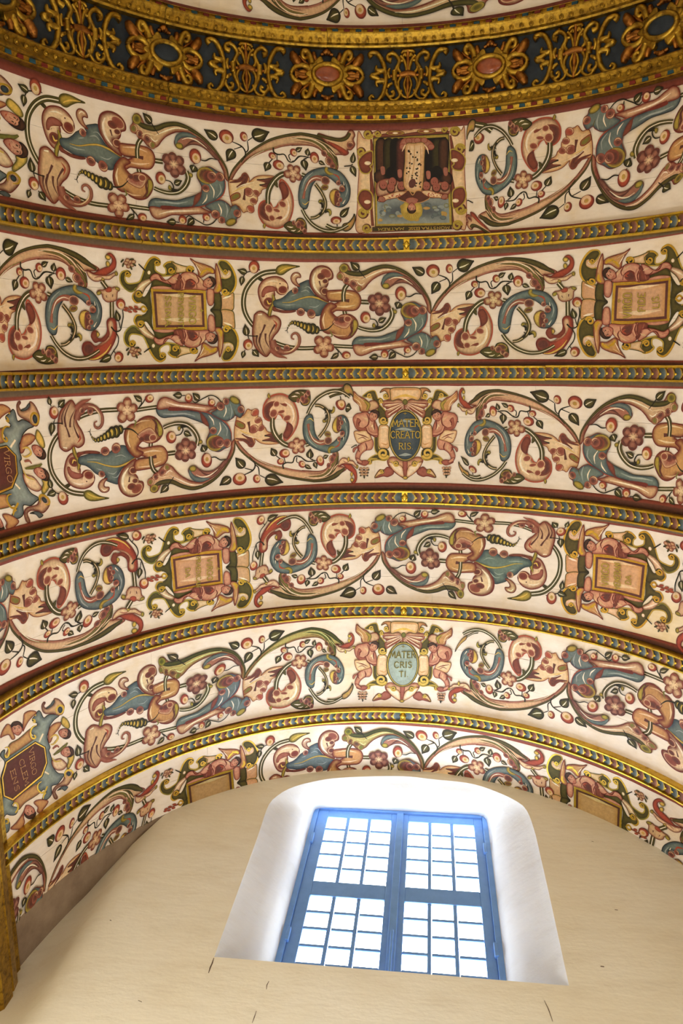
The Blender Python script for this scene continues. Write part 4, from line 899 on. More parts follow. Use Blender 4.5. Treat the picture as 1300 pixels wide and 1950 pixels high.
def cartouche():
    t = Tpl('C'); G = 'cartouche'
    def MIR(s):
        o = []
        for tok in s.split():
            x, y = map(float, tok.split(',')); o.append("%.1f,%.1f" % (x+(590-y)*.12*(1-(x-300)/900*.4), 2*(590+(x-405)*.018)-y))
        return " ".join(o)
    for fn, top in ((lambda s: s, True), (MIR, False)):
        t.p('strapwork')
        t.S(fn("400,305 440,270 520,300 600,340 620,390 400,385 400,595 345,595 340,560 300,530 230,520 208,462 232,415 290,445 330,455 385,360"), 'DG','OL',40)
        t.S(fn("70,255 92,205 150,192 182,225 162,258 132,238 122,275 152,322 222,322 275,300 302,240 322,185 345,130 372,82 420,50 470,70 488,112 462,140 440,112 432,150 442,192 500,228 545,222 542,170 520,140 562,104 622,104 652,160 640,212 690,212 600,240 480,250 432,240 385,275 310,320 240,370 192,412 130,382 82,322"), 'DG','OL',36,'LO',14)
        t.L(fn("305,215 335,140 378,75 425,52 470,75 485,110"), [4,16,20,22,20,10],'LO','GD').L(fn("525,142 562,108 620,106 650,160 640,210"), [10,18,22,18,8],'LO','GD')
        t.S(fn("228,392 282,312 370,275 402,300 335,372 292,450 242,470 218,440"), 'RB','CR',30,'OL',9).S(fn("600,102 680,130 762,150 822,150 832,192 782,202 650,215 652,160"), 'TN','CR',26,'OL',9)
        t.L(fn("232,395 205,440 205,480 240,522 290,520"), [4,14,18,16,6],'LO','GD').L(fn("245,390 310,340 380,300"), [3,14,3],'WH').L(fn("90,330 140,385 195,405 250,360"), [3,12,14,4],'GN')
        t.S(fn("1088,130 1104,88 1160,95 1215,150 1256,240 1264,330 1236,400 1186,446 1130,425 1115,350 1112,270 1160,272 1206,250 1206,202 1176,195 1164,232 1130,200"), 'DG','OL',40,'LO',14).L(fn("1110,88 1165,92 1220,150 1262,250 1266,335 1236,405 1186,448 1135,430"), [6,16,18,20,20,20,20,8],'LO','GD')
        t.S(fn("1085,130 1125,215 1170,240 1200,215 1180,190 1212,200 1210,250 1165,272 1120,250"), 'LP','WH',20)
        t.S(fn("1114,450 1180,452 1240,420 1246,520 1230,600 1108,600"), 'TN','LP',40,'OL',9).L(fn("1130,480 1160,470 1220,450"), [4,22,5],'WH')
        t.S(fn("1030,425 1110,425 1114,600 1002,600 1040,545"), 'DK','OL',30)
        for x, y, r in ((455,112,32),(600,188,34),(265,430,36),(150,225,32),(1156,410,38),(1160,200,26)):
            a = fn("%f,%f" % (x, y)).split(',')
            roll(t, float(a[0]), float(a[1]), r, turn=1 if top else -1)
        a = fn("790,185").split(','); roll(t, float(a[0]), float(a[1]), 40, inn='BK', turn=-1 if top else 1)
        a = fn("370,212").split(','); t.B(float(a[0]), float(a[1]), 16, 20, 'CR', 'WH')
        a = fn("330,590").split(','); t.L(fn("280,590 310,560 335,575 350,590"), [16,20,22,16], 'LO', 'GD')
    t.p('plaque').S("388,372 952,396 968,806 418,804", 'OL','GD',26,'DK',8,sharp=True).S("412,405 930,424 944,774 440,780", 'MA','PU',10,sharp=True).S("440,430 905,446 920,752 462,752", 'TN','LP',60,sharp=True)
    t.L("392,376 950,398",22,'LO','GD').L("420,800 966,802",22,'LO','GD').L("398,380 424,798",22,'LO','GD').L("944,400 958,800",22,'LO','GD').L("500,440 720,450 880,455", [3,40,3], 'CR').L("490,690 700,700 900,690", [3,50,3], 'CR')
    t.p('sprig').L("290,590 230,590 120,590", [20,14,4],'RB')
    for x, y in ((235,568),(225,612),(180,572),(170,614),(135,578),(125,600)): t.B(x,y,26,13,'RB','BR',rot=.3)
    for (bx, by, dr) in ((190,118,(-1,-.05)),(245,1030,(-1,.1))):
        t.p('flower_spray').L("%f,%f %f,%f" % (bx+70,by+5,bx+140,by+(75 if by < 500 else -45)), [10,14],'DK')
        for i in range(13):
            a = i*2.4; r = 18+4.6*i; x, y = bx-20+r*math.cos(a)*1.1, by+r*math.sin(a)*.72
            if i > 7: t.B(x-10,y,24,10,'DK','OL',rot=a*.5+.5)
            else: t.B(x,y,24,19,'RB','PK',14,'RB',5)
    for fn, top in ((lambda s: s, True), (MIR, False)):
        g = t.p('putto').S(fn("790,65 852,102 950,132 1032,172 1042,222 982,222 912,262 880,240 868,180 830,120"), 'RB','TN',24,'MR',7)
        t.L(fn("950,170 1010,190 1025,215"), [16,40,20],'LO','GD').L(fn("900,240 930,200 960,190"), [14,34,20],'LO','GD').L(fn("810,90 870,130 920,160"), [3,10,4],'PK').L(fn("850,130 880,180 900,215"), [3,10,4],'WH')
        t.S(fn("1060,118 1092,200 1112,300 1110,400 1065,425 1030,402 1058,330 1050,220"), 'RB','TN',20,'MR',7).L(fn("1090,330 1092,380 1065,405"), [14,36,26],'LO','GD').L(fn("1065,150 1085,230 1095,310"), [3,12,3],'PK')
        t.S(fn("680,226 620,242 542,292 470,232 412,230 380,268 392,300 440,282 540,320 640,330"), 'FS','FL',24,'MR',7).S(fn("408,360 500,350 592,366 622,386 410,380"), 'FS','FL',14)
        t.S(fn("690,240 742,210 822,214 900,270 952,332 962,392 850,386 740,386 690,392 678,310"), 'FS','FL',34,'MR',7)
        t.S(fn("640,322 672,245 702,250 700,320 690,388 612,384 598,346"), 'MA','RB',24,'MR',5).L(fn("655,270 640,340 630,380"), [4,10,4],'DR')
        t.S(fn("745,300 790,282 832,312 846,345 800,385 735,380"), 'RB','PU',24).L(fn("800,300 835,322 810,340"), [8,18,6],'BR').L(fn("705,270 730,330 715,385"), [40,40,30],'FS','FL').L(fn("840,240 900,290 930,350"), [4,24,4],'PK')
        t.S(fn("968,392 1032,396 1032,528 992,552 968,502"), 'FS','FL',24,'MR',7)
        for q_ in ("690,262 718,330 706,390","735,372 758,302 800,282 850,320 862,372","560,300 600,332 650,328","470,238 500,285 540,300","850,235 880,290 865,330"): t.L(fn(q_), [6,13,6],"MR")
        t.L(fn("392,262 420,262 450,258"), [3,7,3],'FS').L(fn("780,225 830,250 870,290"), [4,18,4],'PK').L(fn("600,265 640,275 660,290"), [4,22,4],'PK')
        a = [float(q) for q in fn("982,318").split(',')]
        face(t, a[0], a[1], 62, -0.45 if top else 0.55)
    return t
# ---- template: oval cartouche between two standing putti (traced on MATER CREATORIS)
def oval(field='OV', field2='DB', name='dark'):
    t = Tpl('O')
    def MIR(s):
        o = []
        for tok in s.split(): x, y = map(float, tok.split(',')); o.append("%.1f,%.1f" % (2*630-x, y+(x-630)*.012))
        return " ".join(o)
    t.p('strapwork').S("440,820 500,790 628,830 760,790 820,820 800,880 760,940 690,990 650,1020 628,1030 600,1015 560,990 490,935 445,880", 'RB','LP',40,'MR',7)
    for fn, sg in ((lambda s: s, 1), (MIR, -1)):
        t.S(fn("300,1016 350,932 400,930 440,900 492,930 502,972 442,1006 392,1000"), 'RB','DR',24,'MR',7).S(fn("300,1016 345,945 395,935 400,965 350,985"), 'TN','CR',16,'OL',6)
        t.S(fn("170,140 200,110 242,84 300,80 326,140 335,165 365,160 392,198 352,220 388,262 430,320 442,420 402,456 352,422 344,360 330,292 292,202 252,132 215,150"), 'DG','OL',30,'LO',10)
        t.S(fn("330,470 300,500 300,700 330,760 300,772 250,802 212,852 245,872 262,840 330,822 410,832 456,792 450,730 400,694 345,700"), 'DG','OL',34,'LO',10)
        t.S(fn("345,470 400,446 452,470 458,600 452,692 372,702 340,650"), 'TN','CR',36,'OL',7).L(fn("365,480 420,470 440,490"), [4,16,4],'WH').L(fn("370,640 420,660 445,640"), [4,16,4],'TN')
        t.S(fn("480,60 430,50 385,62 355,102 410,82 440,125 398,135 402,165 450,178 486,160 505,110"), 'RB','TN',20,'OL',7)
        t.S(fn("390,190 470,182 560,172 632,212 632,300 520,318 440,372 414,312 440,270 392,250"), 'RB','PK',40,'MR',6)
        for a, b in (((600,205),(400,222)),((605,212),(420,272)),((610,222),(435,325)),((615,235),(470,345)),((620,245),(520,312)),((628,250),(575,300))):
            t.L(fn("%d,%d %d,%d" % (a+b)), [6,16],'RB').L(fn("%d,%d %d,%d" % (a[0]-6,a[1]+6,b[0]+14,b[1]+14)), [2,8],'WH')
        t.S(fn("450,850 540,870 596,900 622,1000 580,1000 500,935"), 'TN','WH',26,'MR',5).L(fn("470,830 520,870 545,870 550,850"), [6,16,16,8],'LO','YL')
        for x, y, r in ((396,398,40),(245,132,28),(394,755,58),(530,865,30),(420,140,30),(368,190,24),(245,845,26),(375,948,22)):
            a = [float(q) for q in fn("%f,%f" % (x, y)).split(',')]; roll(t, a[0], a[1], r, 'YL', 'DK' if r > 35 else 'OL', turn=sg, a0=(0.4 if sg > 0 else 2.7))
        t.L(fn("330,810 260,815 225,850"), [6,22,10],'LO').S(fn("110,850 150,835 205,828 240,850 200,885 140,870"), 'RB','DR',16,'MR',6)
    t.S("480,55 628,46 778,55 800,118 770,180 690,168 628,205 562,168 482,186 470,120", 'TN','CR',40,'OL',8).L("490,70 628,62 765,70", [6,26,6],'TN').L("500,160 628,130 760,160", [6,30,6],'YL').S("605,830 652,830 640,1005 616,1005", 'RB','DR',14,'MR',5).B(630,1015,26,18,'OL','YL',10,'OL',5).B(628,200,26,30,'OL','GN',14,'OL',5)
    t.p('plaque').B(630,560,178,275,'OL','YL',14,'OL',10).B(630,560,163,260,'DK','DK').B(630,562,156,252,field2,field,120)
    for q in ("540,420 640,400 720,430","560,775 640,765 700,770","520,500 600,490 720,505"): t.L(q, [3,34,3], 'LB')
    for fn, sg in ((lambda s: s, 1), (MIR, -1)):
        t.p('tassel')
        for i in range(9):
            r_, c_ = divmod(i, 3); a = [float(q) for q in fn("%f,%f" % (150+c_*35+r_*6*(1-c_), 915+r_*32)).split(',')]
            t.B(a[0],a[1],17,14,'RB','PK',8); t.B(a[0]+(14 if c_ == 2 else -14 if c_ == 0 else 0),a[1]+14,12,7,'DK','OL')
        a = [float(q) for q in fn("188,1005").split(',')]; t.B(a[0],a[1],9,20,'DK','OL')
        t.p('putto').S(fn("72,86 122,132 202,172 252,232 240,300 150,300 132,240 95,205 66,168"), 'RB','TN',26,'MR',6).S(fn("240,200 300,186 338,225 335,262 258,300 235,270"), 'RB','PK',20,'MR',6)
        t.L(fn("180,180 235,230 215,290"), [14,44,20],'OL','LO').L(fn("85,110 140,160 190,200"), [3,12,4],'PK').L(fn("80,160 130,195 160,250"), [3,12,4],'CR').L(fn("110,210 150,250 165,290"), [3,12,4],'PK')
        t.S(fn("160,640 205,610 270,600 285,660 262,712 205,722 155,765 128,830 100,822 92,782 112,728 132,690 100,700 78,740 66,735 72,700 130,670"), 'FS','FL',28,'MR',6).S(fn("100,800 135,815 170,850 150,860 110,838"), 'FS','FL',14,'MR',5)
        t.S(fn("152,318 212,308 255,345 300,400 332,480 332,572 285,570 245,530 200,512 120,502 82,450 66,380 98,332"), 'FS','FL',44,'MR',7)
        t.S(fn("78,520 140,512 205,508 252,560 262,602 200,625 130,645 92,595"), 'TN','CR',24,'MR',6).L(fn("100,540 170,560 240,590"), [4,14,4],'RB').L(fn("120,600 170,580 215,610"), [4,10,4],'RB')
        t.S(fn("112,372 150,400 128,460 175,478 215,470 190,505 130,505 100,450"), 'RB','FS',16).L(fn("215,460 235,520 285,545 330,545"), [30,34,34,26],'FS','FL').L(fn("262,470 280,450 290,500"), [8,26,8],'CR').L(fn("170,360 230,400 260,450"), [4,30,4],'PK').L(fn("160,660 180,700 150,740"), [4,18,4],'PK')
        for q_ in ("215,330 238,392 226,448 182,478","152,400 130,430 134,458","205,472 226,528 282,562 330,562","200,640 216,690 204,724","300,405 292,450 300,500","128,660 120,700 140,740"): t.L(fn(q_), [6,15,6],"MR")
        a = [float(q) for q in fn("288,352").split(',')]; face(t, a[0], a[1], 58, -1.15 if sg > 0 else -1.95, 'HR')
    return t
# ---- template: octagonal cartouche with cherub heads (traced on the MATER CRISTI panel)
def octagon():
    t = Tpl('G')
    t.p('strapwork').S("0,860 60,790 80,900 400,640 420,600 392,560 400,520 460,490 480,455 440,440 410,405 450,350 490,292 520,310 560,385 620,345 700,340 760,352 690,410 635,490 625,560 600,620 620,700 640,760 625,800 640,840 660,910 680,1010 740,1090 820,1105 790,1160 735,1230 660,1260 660,1360 600,1430 540,1425 560,1380 590,1330 560,1300 510,1330 480,1270 500,1210 160,1480 230,1540 200,1620 130,1630 80,1620 50,1680 120,1720 110,1830 50,1865 0,1840 0,1500 30,1400 10,1150 60,960", 'OV','SK',70,'DK',10, step=2)
    t.S("80,890 100,790 130,715 240,650 350,555 400,520 380,580 400,640 430,660", 'RB','TN',36,'OL',9).S("170,1450 250,1370 460,1230 480,1290 520,1330 430,1400 320,1470 240,1560 230,1500", 'RB','TN',36,'OL',9)
    for q in ("470,480 420,500 390,560 400,630 440,650 455,620 430,605","60,770 100,760 118,810 105,870 75,890 65,855","530,1200 490,1230 480,1290 520,1340 570,1330 605,1260","170,1520 175,1480 215,1480 230,1540 195,1600","440,345 460,350","410,400 440,410 445,440 420,430","550,1420 560,1370 585,1340","60,1690 100,1680 100,1730 70,1735"): t.L(q, [8,22,24,20], 'LO', 'GD')
    for x0,y0,dx,dy in ((500,690,50,-105),(555,1065,70,40),(420,690,0,0)): t.L("%f,%f %f,%f" % (x0,y0,x0+dx,y0+dy), [22,20], 'CR', 'WH') if dx else None
    t.S("532,230 560,180 580,190 560,230 590,262 640,240 690,200 690,140 740,140 790,180 822,240 800,330 740,350 690,330 640,330 580,330 545,300", 'PU','LP',36,'MR',8).S("580,262 640,215 665,175 690,150 700,180 660,235 600,270", 'DK','OV',14)
    t.L("730,330 715,280 750,230 800,232 812,280 780,330 740,335", [8,20,24,22,18,8],'LO','GD').B(768,280,30,42,'DK','DB')
    t.S("690,1410 720,1425 735,1395 705,1330 740,1280 810,1250 870,1240 930,1130 920,1060 860,1050 830,1110 800,1190 700,1270 670,1340", 'PU','LP',34,'MR',8).S("725,1320 800,1255 870,1265 830,1320 790,1300", 'DK','OV',14).L("835,1150 830,1090 870,1050 925,1070 925,1120 880,1150", [8,20,24,22,18,6],'LO','GD').B(878,1100,28,30,'DK','DB')
    t.p('plaque').S("70,945 450,685 578,755 606,958 540,1135 162,1448 40,1392 14,1150", 'LO','GD',14,'DK',10,sharp=True).S("88,955 446,708 562,770 588,955 525,1118 160,1420 58,1378 34,1150", 'HR','MA',60,sharp=True)
    def cher(x, y, ang, wings):
        t.p('cherub')
        for w in wings: t.S(w, 'RB','TN',26,'MR',7)
        face(t, x, y, 82, ang)
    cher(215,525,-1.75,("160,560 130,480 90,465 50,510 20,570 0,640 40,620 110,600 150,660 190,640","290,470 300,380 310,330 370,295 440,295 460,320 410,370 360,430 320,500 290,560"))
    cher(372,1580,1.2,("330,1500 290,1600 210,1720 130,1800 200,1815 270,1800 310,1720 300,1640","430,1470 500,1430 600,1440 610,1470 560,1540 510,1600 470,1580 480,1530"))
    t.p('cherub').S("620,700 610,600 640,500 720,445 780,450 740,530 680,600 650,680", 'RB','TN',30,'MR',7).S("780,450 800,370 860,410 890,480 870,520 820,500", 'OL','YL',22,'OL',7).L("640,640 700,600 740,640 680,720 640,720", [10,22,20,20,8],'LO','YL')
    face(t, 818,580,74,0.25)
    t.p('cherub').S("660,930 700,920 770,905 830,950 850,990 800,1045 720,1050 670,1000", 'RB','CR',30,'MR',7).S("860,880 920,810 945,880 920,960 870,1040 850,1010 870,930", 'OL','YL',22,'OL',7).L("680,860 760,800 830,740 860,700", [14,36,36,14],'OL','GN').L("670,780 720,740 750,760", [16,26,16],'RB','DR').L("660,890 700,940 780,930", [8,20,10],'LO','YL')
    face(t, 850,820,76,-0.2)
    return t
# ---- template: the framed picture, painted upside-down to this viewer
def picture():
    t = Tpl('P')
    t.p('picture_frame').S("120,108 175,180 235,170 300,110 640,95 700,80 900,70 1010,70 1110,60 1140,100 1185,95 1212,58 1222,240 1215,500 1225,700 1235,860 1225,1110 1130,1115 700,1130 250,1150 100,1135 108,900 115,700 125,500 105,280", 'LP','CR',50,'RB',8)
    for q in ("250,190 262,330 250,540 262,720 255,900 268,1085","1068,150 1090,330 1075,540 1095,720 1080,900 1098,1080","270,165 400,150 560,150 700,135 860,130 1060,120"): t.L(q, [20,44,26,44,26,30], 'MA','RB')
    for x,y,r,tn in ((220,140,48,1),(1115,110,50,-1),(150,320,46,1),(1165,290,52,-1),(170,955,54,-1),(1175,910,56,1),(205,1110,46,1),(1140,1080,50,-1),(320,135,34,1),(1010,95,34,-1)): roll(t,x,y,r,'LO','MA',tn)
    for s in ("265,320 195,330 130,390 118,450 150,530 215,545 255,500 240,470 265,440","262,760 215,715 150,720 112,790 130,860 200,930 255,900 265,840","1075,300 1150,310 1215,370 1222,440 1185,510 1110,505 1085,470 1110,440 1075,400","1090,740 1140,690 1205,690 1232,760 1210,840 1140,900 1095,890"): t.S(s, 'MA','RB',36,'LO',12)
    for x, y in ((215,438),(212,838),(1112,408),(1122,825)): t.B(x,y,34,20,'CR','WH',14)
    for x, y, rx in ((500,128,95),(820,110,95)): t.B(x,y,rx,26,'LO','RB',14,'MA',6).B(x,y,30,10,'CR','WH')
    t.p('picture').S("272,180 1052,135 1090,1080 295,1095", 'OL','LO',10,'DK',6,sharp=True).S("298,212 1024,168 1060,1052 318,1066", 'BK','HR',100,sharp=True)
    t.S("312,830 500,800 680,800 860,800 1048,800 1060,1052 318,1066", 'SK','OV',120,sharp=True)
    r_ = np.random.default_rng(3)
    for i in range(46): t.B(r_.uniform(345,1030), r_.uniform(850,1030), r_.uniform(16,40), r_.uniform(12,26), *( [('SK','SK'),('LO','TN'),('OV','BL'),('GN','SK')][i % 4]))
    t.B(670,925,112,110,'LO','YL',60)
    for x, c in ((350,'HR'),(430,'DG'),(500,'BK'),(560,'MA'),(860,'BK'),(930,'DG'),(1000,'HR')):
        t.S("%d,210 %d,200 %d,420 %d,600 %d,620 %d,430" % (x-46,x+46,x+52,x+30,x-40,x-55), 'BK', c, 40)
    for x, y, c in ((340,580,'HR'),(460,550,'BK'),(930,540,'BK'),(1030,600,'HR')): t.B(x,y,62,75,'BK',c,40)
    for x, y in ((370,510),(545,540),(840,555),(1018,520)): t.S("%d,%d %d,%d %d,%d %d,%d" % (x-20,y-30,x+20,y-30,x+22,y+40,x-12,y+44), 'FS','RO',12)
    t.S("310,650 420,600 560,640 620,720 700,760 780,700 900,640 1050,650 1052,760 900,740 700,770 480,760 320,780", 'RB','PK',40,'MR',5)
    for x, y in ((378,660),(470,630),(455,690),(565,672),(820,672),(905,628),(925,685),(1012,672)):
        t.B(x,y+12,48,52,'HR','HR').B(x,y,38,44,'FS','FS',24).L("%d,%d %d,%d" % (x-14,y+8,x-6,y+8), 7,'HR').L("%d,%d %d,%d" % (x+8,y+8,x+16,y+8), 7,'HR')
    t.p('robed_woman').S("545,290 560,210 600,185 700,180 790,185 860,210 900,260 885,300 820,300 700,280 600,300", 'FS','RO',30,'MR',5)
    for x, y in ((640,210),(730,205),(800,205),(580,270),(870,270)): t.B(x,y,34,28,'FS','RO',16,'MR',4)
    t.S("610,250 700,235 800,240 800,420 790,620 770,720 690,745 600,700 585,600 600,420", 'TN','CR',50,'OL',6)
    for q in ("700,250 690,480 640,700","650,260 650,500 620,660","760,260 765,480 745,690"): t.L(q, [5,9,4],'TN')
    for i in range(34): t.B(r_.uniform(615,785), r_.uniform(260,690), 11, 8, 'DK', ('OL','MA','DK')[i % 3], rot=r_.uniform(0,3))
    t.L("605,250 585,290 570,320", [8,14,4],'CR').L("800,250 830,290 845,345", [8,14,4],'CR').S("640,640 680,600 715,640 690,690 650,690",'MA','PU',16)
    t.S("525,800 590,740 640,722 680,770 720,725 790,735 860,790 780,840 700,850 610,840", 'HR','MA',40,'TN',8)
    t.S("320,830 345,790 400,770 520,735 590,730 620,735 540,790 420,815 380,840", 'TN','CR',20,'MR',6).S("1048,800 1010,770 930,745 840,720 770,735 850,790 960,800 1010,815", 'TN','CR',20,'MR',6)
    for i in range(14): t.B(r_.uniform(420,560), r_.uniform(750,795), 7, 6, 'BR', ('BR','OL')[i % 2]); t.B(r_.uniform(840,980), r_.uniform(740,785), 7, 6, 'BR', ('BR','OL')[i % 2])
    t.B(362,812,36,28,'FS','RO',14,'MR',5,.5).B(1010,785,36,26,'FS','RO',14,'MR',5,-.4)
    t.S("610,815 670,795 735,815 720,845 700,860 640,860",'FS','RO',20)
    face(t, 670,900,50,1.57)
    for i in range(9): a = i/8*math.pi; t.L("%f,%f %f,%f" % (670+40*math.cos(a), 955+12*math.sin(a), 670+74*math.cos(a), 965+56*math.sin(a)), [6,12],'LO')
    t.p('caption').S("262,1098 1085,1085 1085,1122 262,1146", 'HR','DG',12,sharp=True)
    for w_, xa, ya, xb, yb in (('MONSTRA',1062,1094,774,1100),('EESSE',754,1101,640,1104),('MATREM',590,1105,322,1112)): text(t,'P',w_,xa,ya,xb,yb,1,25,'YL',.15)
    return t
# ---- bend each template onto its place: thin-plate warp through points read off the photo, in vault coordinates
def tps_fit(src, dst, lam=2e-4):
    n = len(src); d = np.sqrt(((src[:,None]-src[None])**2).sum(2)); K = np.where(d > 0, d*d*np.log(d+1e-12), 0)+lam*np.eye(n)
    Pm = np.c_[np.ones(n), src]; A = np.zeros((n+3, n+3)); A[:n,:n] = K; A[:n,n:] = Pm; A[n:,:n] = Pm.T
    return src, np.linalg.solve(A, np.r_[dst, np.zeros((3,2))])
def tps_apply(f, x):
    src, w = f; d = np.sqrt(((x[:,None]-src[None])**2).sum(2)); K = np.where(d > 0, d*d*np.log(d+1e-12), 0)
    return K @ w[:-3] + np.c_[np.ones(len(x)), x] @ w[-3:]
def aff_fit(src, dst):
    A = np.c_[np.ones(len(src)), src]; return np.linalg.lstsq(A, dst, rcond=None)[0]
ANCH = {  # named points on each template, photo crop coordinates
 'knot': dict(J='K2 1115,720', T='K2 195,1110', F1='K1 1025,1115', C='K1 75,580', G='K1 745,170', H='K1 1090,195', A='K2 60,150', F2='K2 505,610', B='K1 350,1230', P='K1 590,930', K='K1 940,920', RO='K2 1090,1100', Q='K2 580,158', Y='K2 760,490'),
 'ring': dict(J='R1 5,992', F3='R1 1040,790', E='R1 560,1692', A2='R2 150,85', X='R2 1105,160', Q='R2 110,1122', M='R2 600,1385', U='R2 1000,590', W='R1 1280,1690'),
 'cart': dict(p1='C 390,375', p2='C 950,396', p3='C 966,804', p4='C 420,803', q1='C 1110,90', q2='C 1160,1115', l1='C 75,270', l2='C 110,880', m='C 1240,600'),
 'oval': dict(top='O 628,303', bot='O 628,815', lf='O 463,560', rt='O 797,560', TL='O 355,100', TR='O 900,100', LT='O 72,86', RT='O 1186,65', kn='O 630,1020'),
 'rl': dict(a='Z2 930,935', b='Z2 1183,825', c='Z2 1165,100', d='Z2 1090,305', e='Z2 1018,882'),
 'oct': dict(a='G 450,685', b='G 578,757', c='G 606,958', d='G 540,1137', h1='G 820,580', h2='G 850,815', s1='G 800,200', s2='G 900,1140', t1='G 535,235', t2='G 720,1420'),
}
def apt(s):
    c, q = s.split(); return pts(c, q)[0]
def anchors(kind, crop, table):
    src = []; dst = []
    for tok in table.split():
        nm, q = tok.split('='); src.append(apt(ANCH[kind][nm])); dst.append(pts(crop, q)[0])
    return pix(np.array(src)), pix(np.array(dst))
SUBNAME = {'acanthus_scroll':'stem', 'cartouche':'strapwork', 'framed_picture':'frame_scroll', 'ring_end':'stem'}
def split_far(X, F):
    """faces grouped so that pieces lying well apart become objects of their own"""
    n = len(X); par = list(range(n))
    def find(i):
        while par[i] != i: par[i] = par[par[i]]; i = par[i]
        return i
    for ff in F:
        r = find(ff[0])
        for i in ff[1:]:
            k = find(i)
            if k != r: par[k] = r
    root = np.array([find(i) for i in range(n)]); u, isl = np.unique(root, return_inverse=True); k = len(u)
    if k == 1: return [F]
    lo = np.full((k,3), np.inf); hi = -lo
    np.minimum.at(lo, isl, X); np.maximum.at(hi, isl, X); size = (hi-lo).max(1)
    gap = np.maximum(0, np.maximum(lo[:,None]-hi[None], lo[None]-hi[:,None]))
    near = np.sqrt((gap**2).sum(2)) <= np.maximum(.0195, .49*np.maximum(size[:,None], size[None]))
    lab = np.arange(k)
    while True:
        new = np.array([lab[near[i]].min() for i in range(k)])
        new = np.minimum(new, new[new])
        if (new == lab).all(): break
        lab = new
    out = {}
    for ff in F: out.setdefault(lab[isl[ff[0]]], []).append(ff)
    return sorted(out.values(), key=len, reverse=True)
ZLIM = 1.4622
def place(tp, panel, part_name, label, main, kind=None, crop=None, table=None, zmode=None, tint=None, extra=(), skip=(), mirror=False):
    t = PAN[panel]; to = np.array(t.location)
    if table: src, dst = anchors(kind, crop, table)
    pieces = list(tp.pieces)+[p for e in extra for p in e.pieces]
    mains = [p for p in pieces if p['name'] == main]; others = [p for p in pieces if p['name'] != main and p['name'] not in skip]
    if zmode is not None:                 # keep the painted height of the strip, fit only along the arch
        sgn, zref_src, zref_dst = zmode
        cf = aff_fit(src, dst[:,0])
    elif table: f = tps_fit(src, dst)
    tw = rng.uniform(0.93, 1.05, 3)
    def build(name, plist, parent):
        V = []; F = []; Cc = []; H = []
        for p in plist:
            b = len(V); V += p['v']; F += [tuple(i+b for i in ff) for ff in p['f']]; Cc += p['c']; H += p['l']
        if not V: return None
        V = np.array(V); Cc = np.array(Cc); q = pix(V)
        if zmode is not None: q = np.c_[np.c_[np.ones(len(q)), q] @ cf, (q[:,1]-zref_src)*sgn+zref_dst]
        elif table: q = tps_apply(f, q)
        if mirror: q = q*np.array([-1, 1])
        if panel == 6:
            z = q[:,1]; F = [ff for ff in F if min(z[i] for i in ff) < ZLIM]; q[:,1] = np.minimum(z, ZLIM)
        if not F: return None
        mul = rng.uniform(0.93, 1.06, 3)*0.5+0.5*tw
        if tint and name in tint: mul = mul*np.array(tint[name])
        Cc = Cc.copy(); Cc[:,:3] = np.clip(Cc[:,:3]*mul, 0, 1)
        h = 0.00035+np.array(H)*0.00002
        X = P(q[:,0], q[:,1], h)-to; groups = split_far(X, F); first = None
        for gi, FF in enumerate(groups):
            used = np.unique(np.concatenate([np.array(ff) for ff in FF])); mp = np.full(len(V), -1); mp[used] = np.arange(len(used))
            o = obj(name if parent is not t or gi == 0 else SUBNAME.get(name, name), X[used], [tuple(int(mp[i]) for i in ff) for ff in FF], M_PAINT, parent if gi == 0 or parent is not t else first, Cc[used])
            first = first or o
        return first
    root = build(part_name, mains, t)
    if root is None: return None
    if label: root['label'] = label
    for p in others: build(p['name'], [p], root)
    return root
KN, RG_, RH, (RL, RLT), CA, OD, OC, PI = knot(), ring(), ring_hip(), ring_leaf(), cartouche(), oval(), octagon(), picture()
RL2 = Tpl('Z2'); RL2.pieces = RL.pieces[:-2]
RT = Tpl('R2'); RT.pieces = [p for p in RH.pieces if p['name'] == 'leaf_tip']
for tp_ in (RL, RLT, RH): 
    for p in tp_.pieces: p['l'] = [x+150 for x in p['l']]
OP = oval('PV', 'LB')
SC_ = 'acanthus_scroll'
def lettered(n, mirror, *lines):
    """lines of capitals on a rectangular plaque; the tops point to the crown of the vault"""
    e = Tpl('C')
    for s, xb, h, y0, y1 in lines:
        if mirror: text(e, 'C', s, xb, y1, xb, y0, h, 0, 'LO', .15, 'OL')
        else: text(e, 'C', s, xb, y0, xb, y1, h, 0, 'LO', .15, 'OL')
    vv = dict(name='lettering', grp=None, v=[], f=[], c=[], l=[])
    for p in e.pieces:
        b = len(vv['v']); vv['v'] += p['v']; vv['f'] += [tuple(i+b for i in ff) for ff in p['f']]; vv['c'] += p['c']; vv['l'] += [260+x for x in p['l']]
    r = Tpl('C'); r.pieces = [vv]; return r
def relabel(tp, base):
    for p in tp.pieces: p['l'] = [x+base for x in p['l']]
    return tp
def ovaltext(*lines, col='LO'):
    e = Tpl('O')
    for s, x0, x1, y, h in lines: text(e, 'O', s, x0, y, x1, y, 0, -h, col, .13, 'DK' if col != 'OL' else 'LO')
    vv = dict(name='lettering', grp=None, v=[], f=[], c=[], l=[])
    for p in e.pieces:
        b = len(vv['v']); vv['v'] += p['v']; vv['f'] += [tuple(i+b for i in ff) for ff in p['f']]; vv['c'] += p['c']; vv['l'] += [260+x for x in p['l']]
    r = Tpl('O'); r.pieces = [vv]; return r
GREEN = {'acanthus_arch':(.72,.92,.55),'acanthus_leaf':(.95,.95,1.1)}
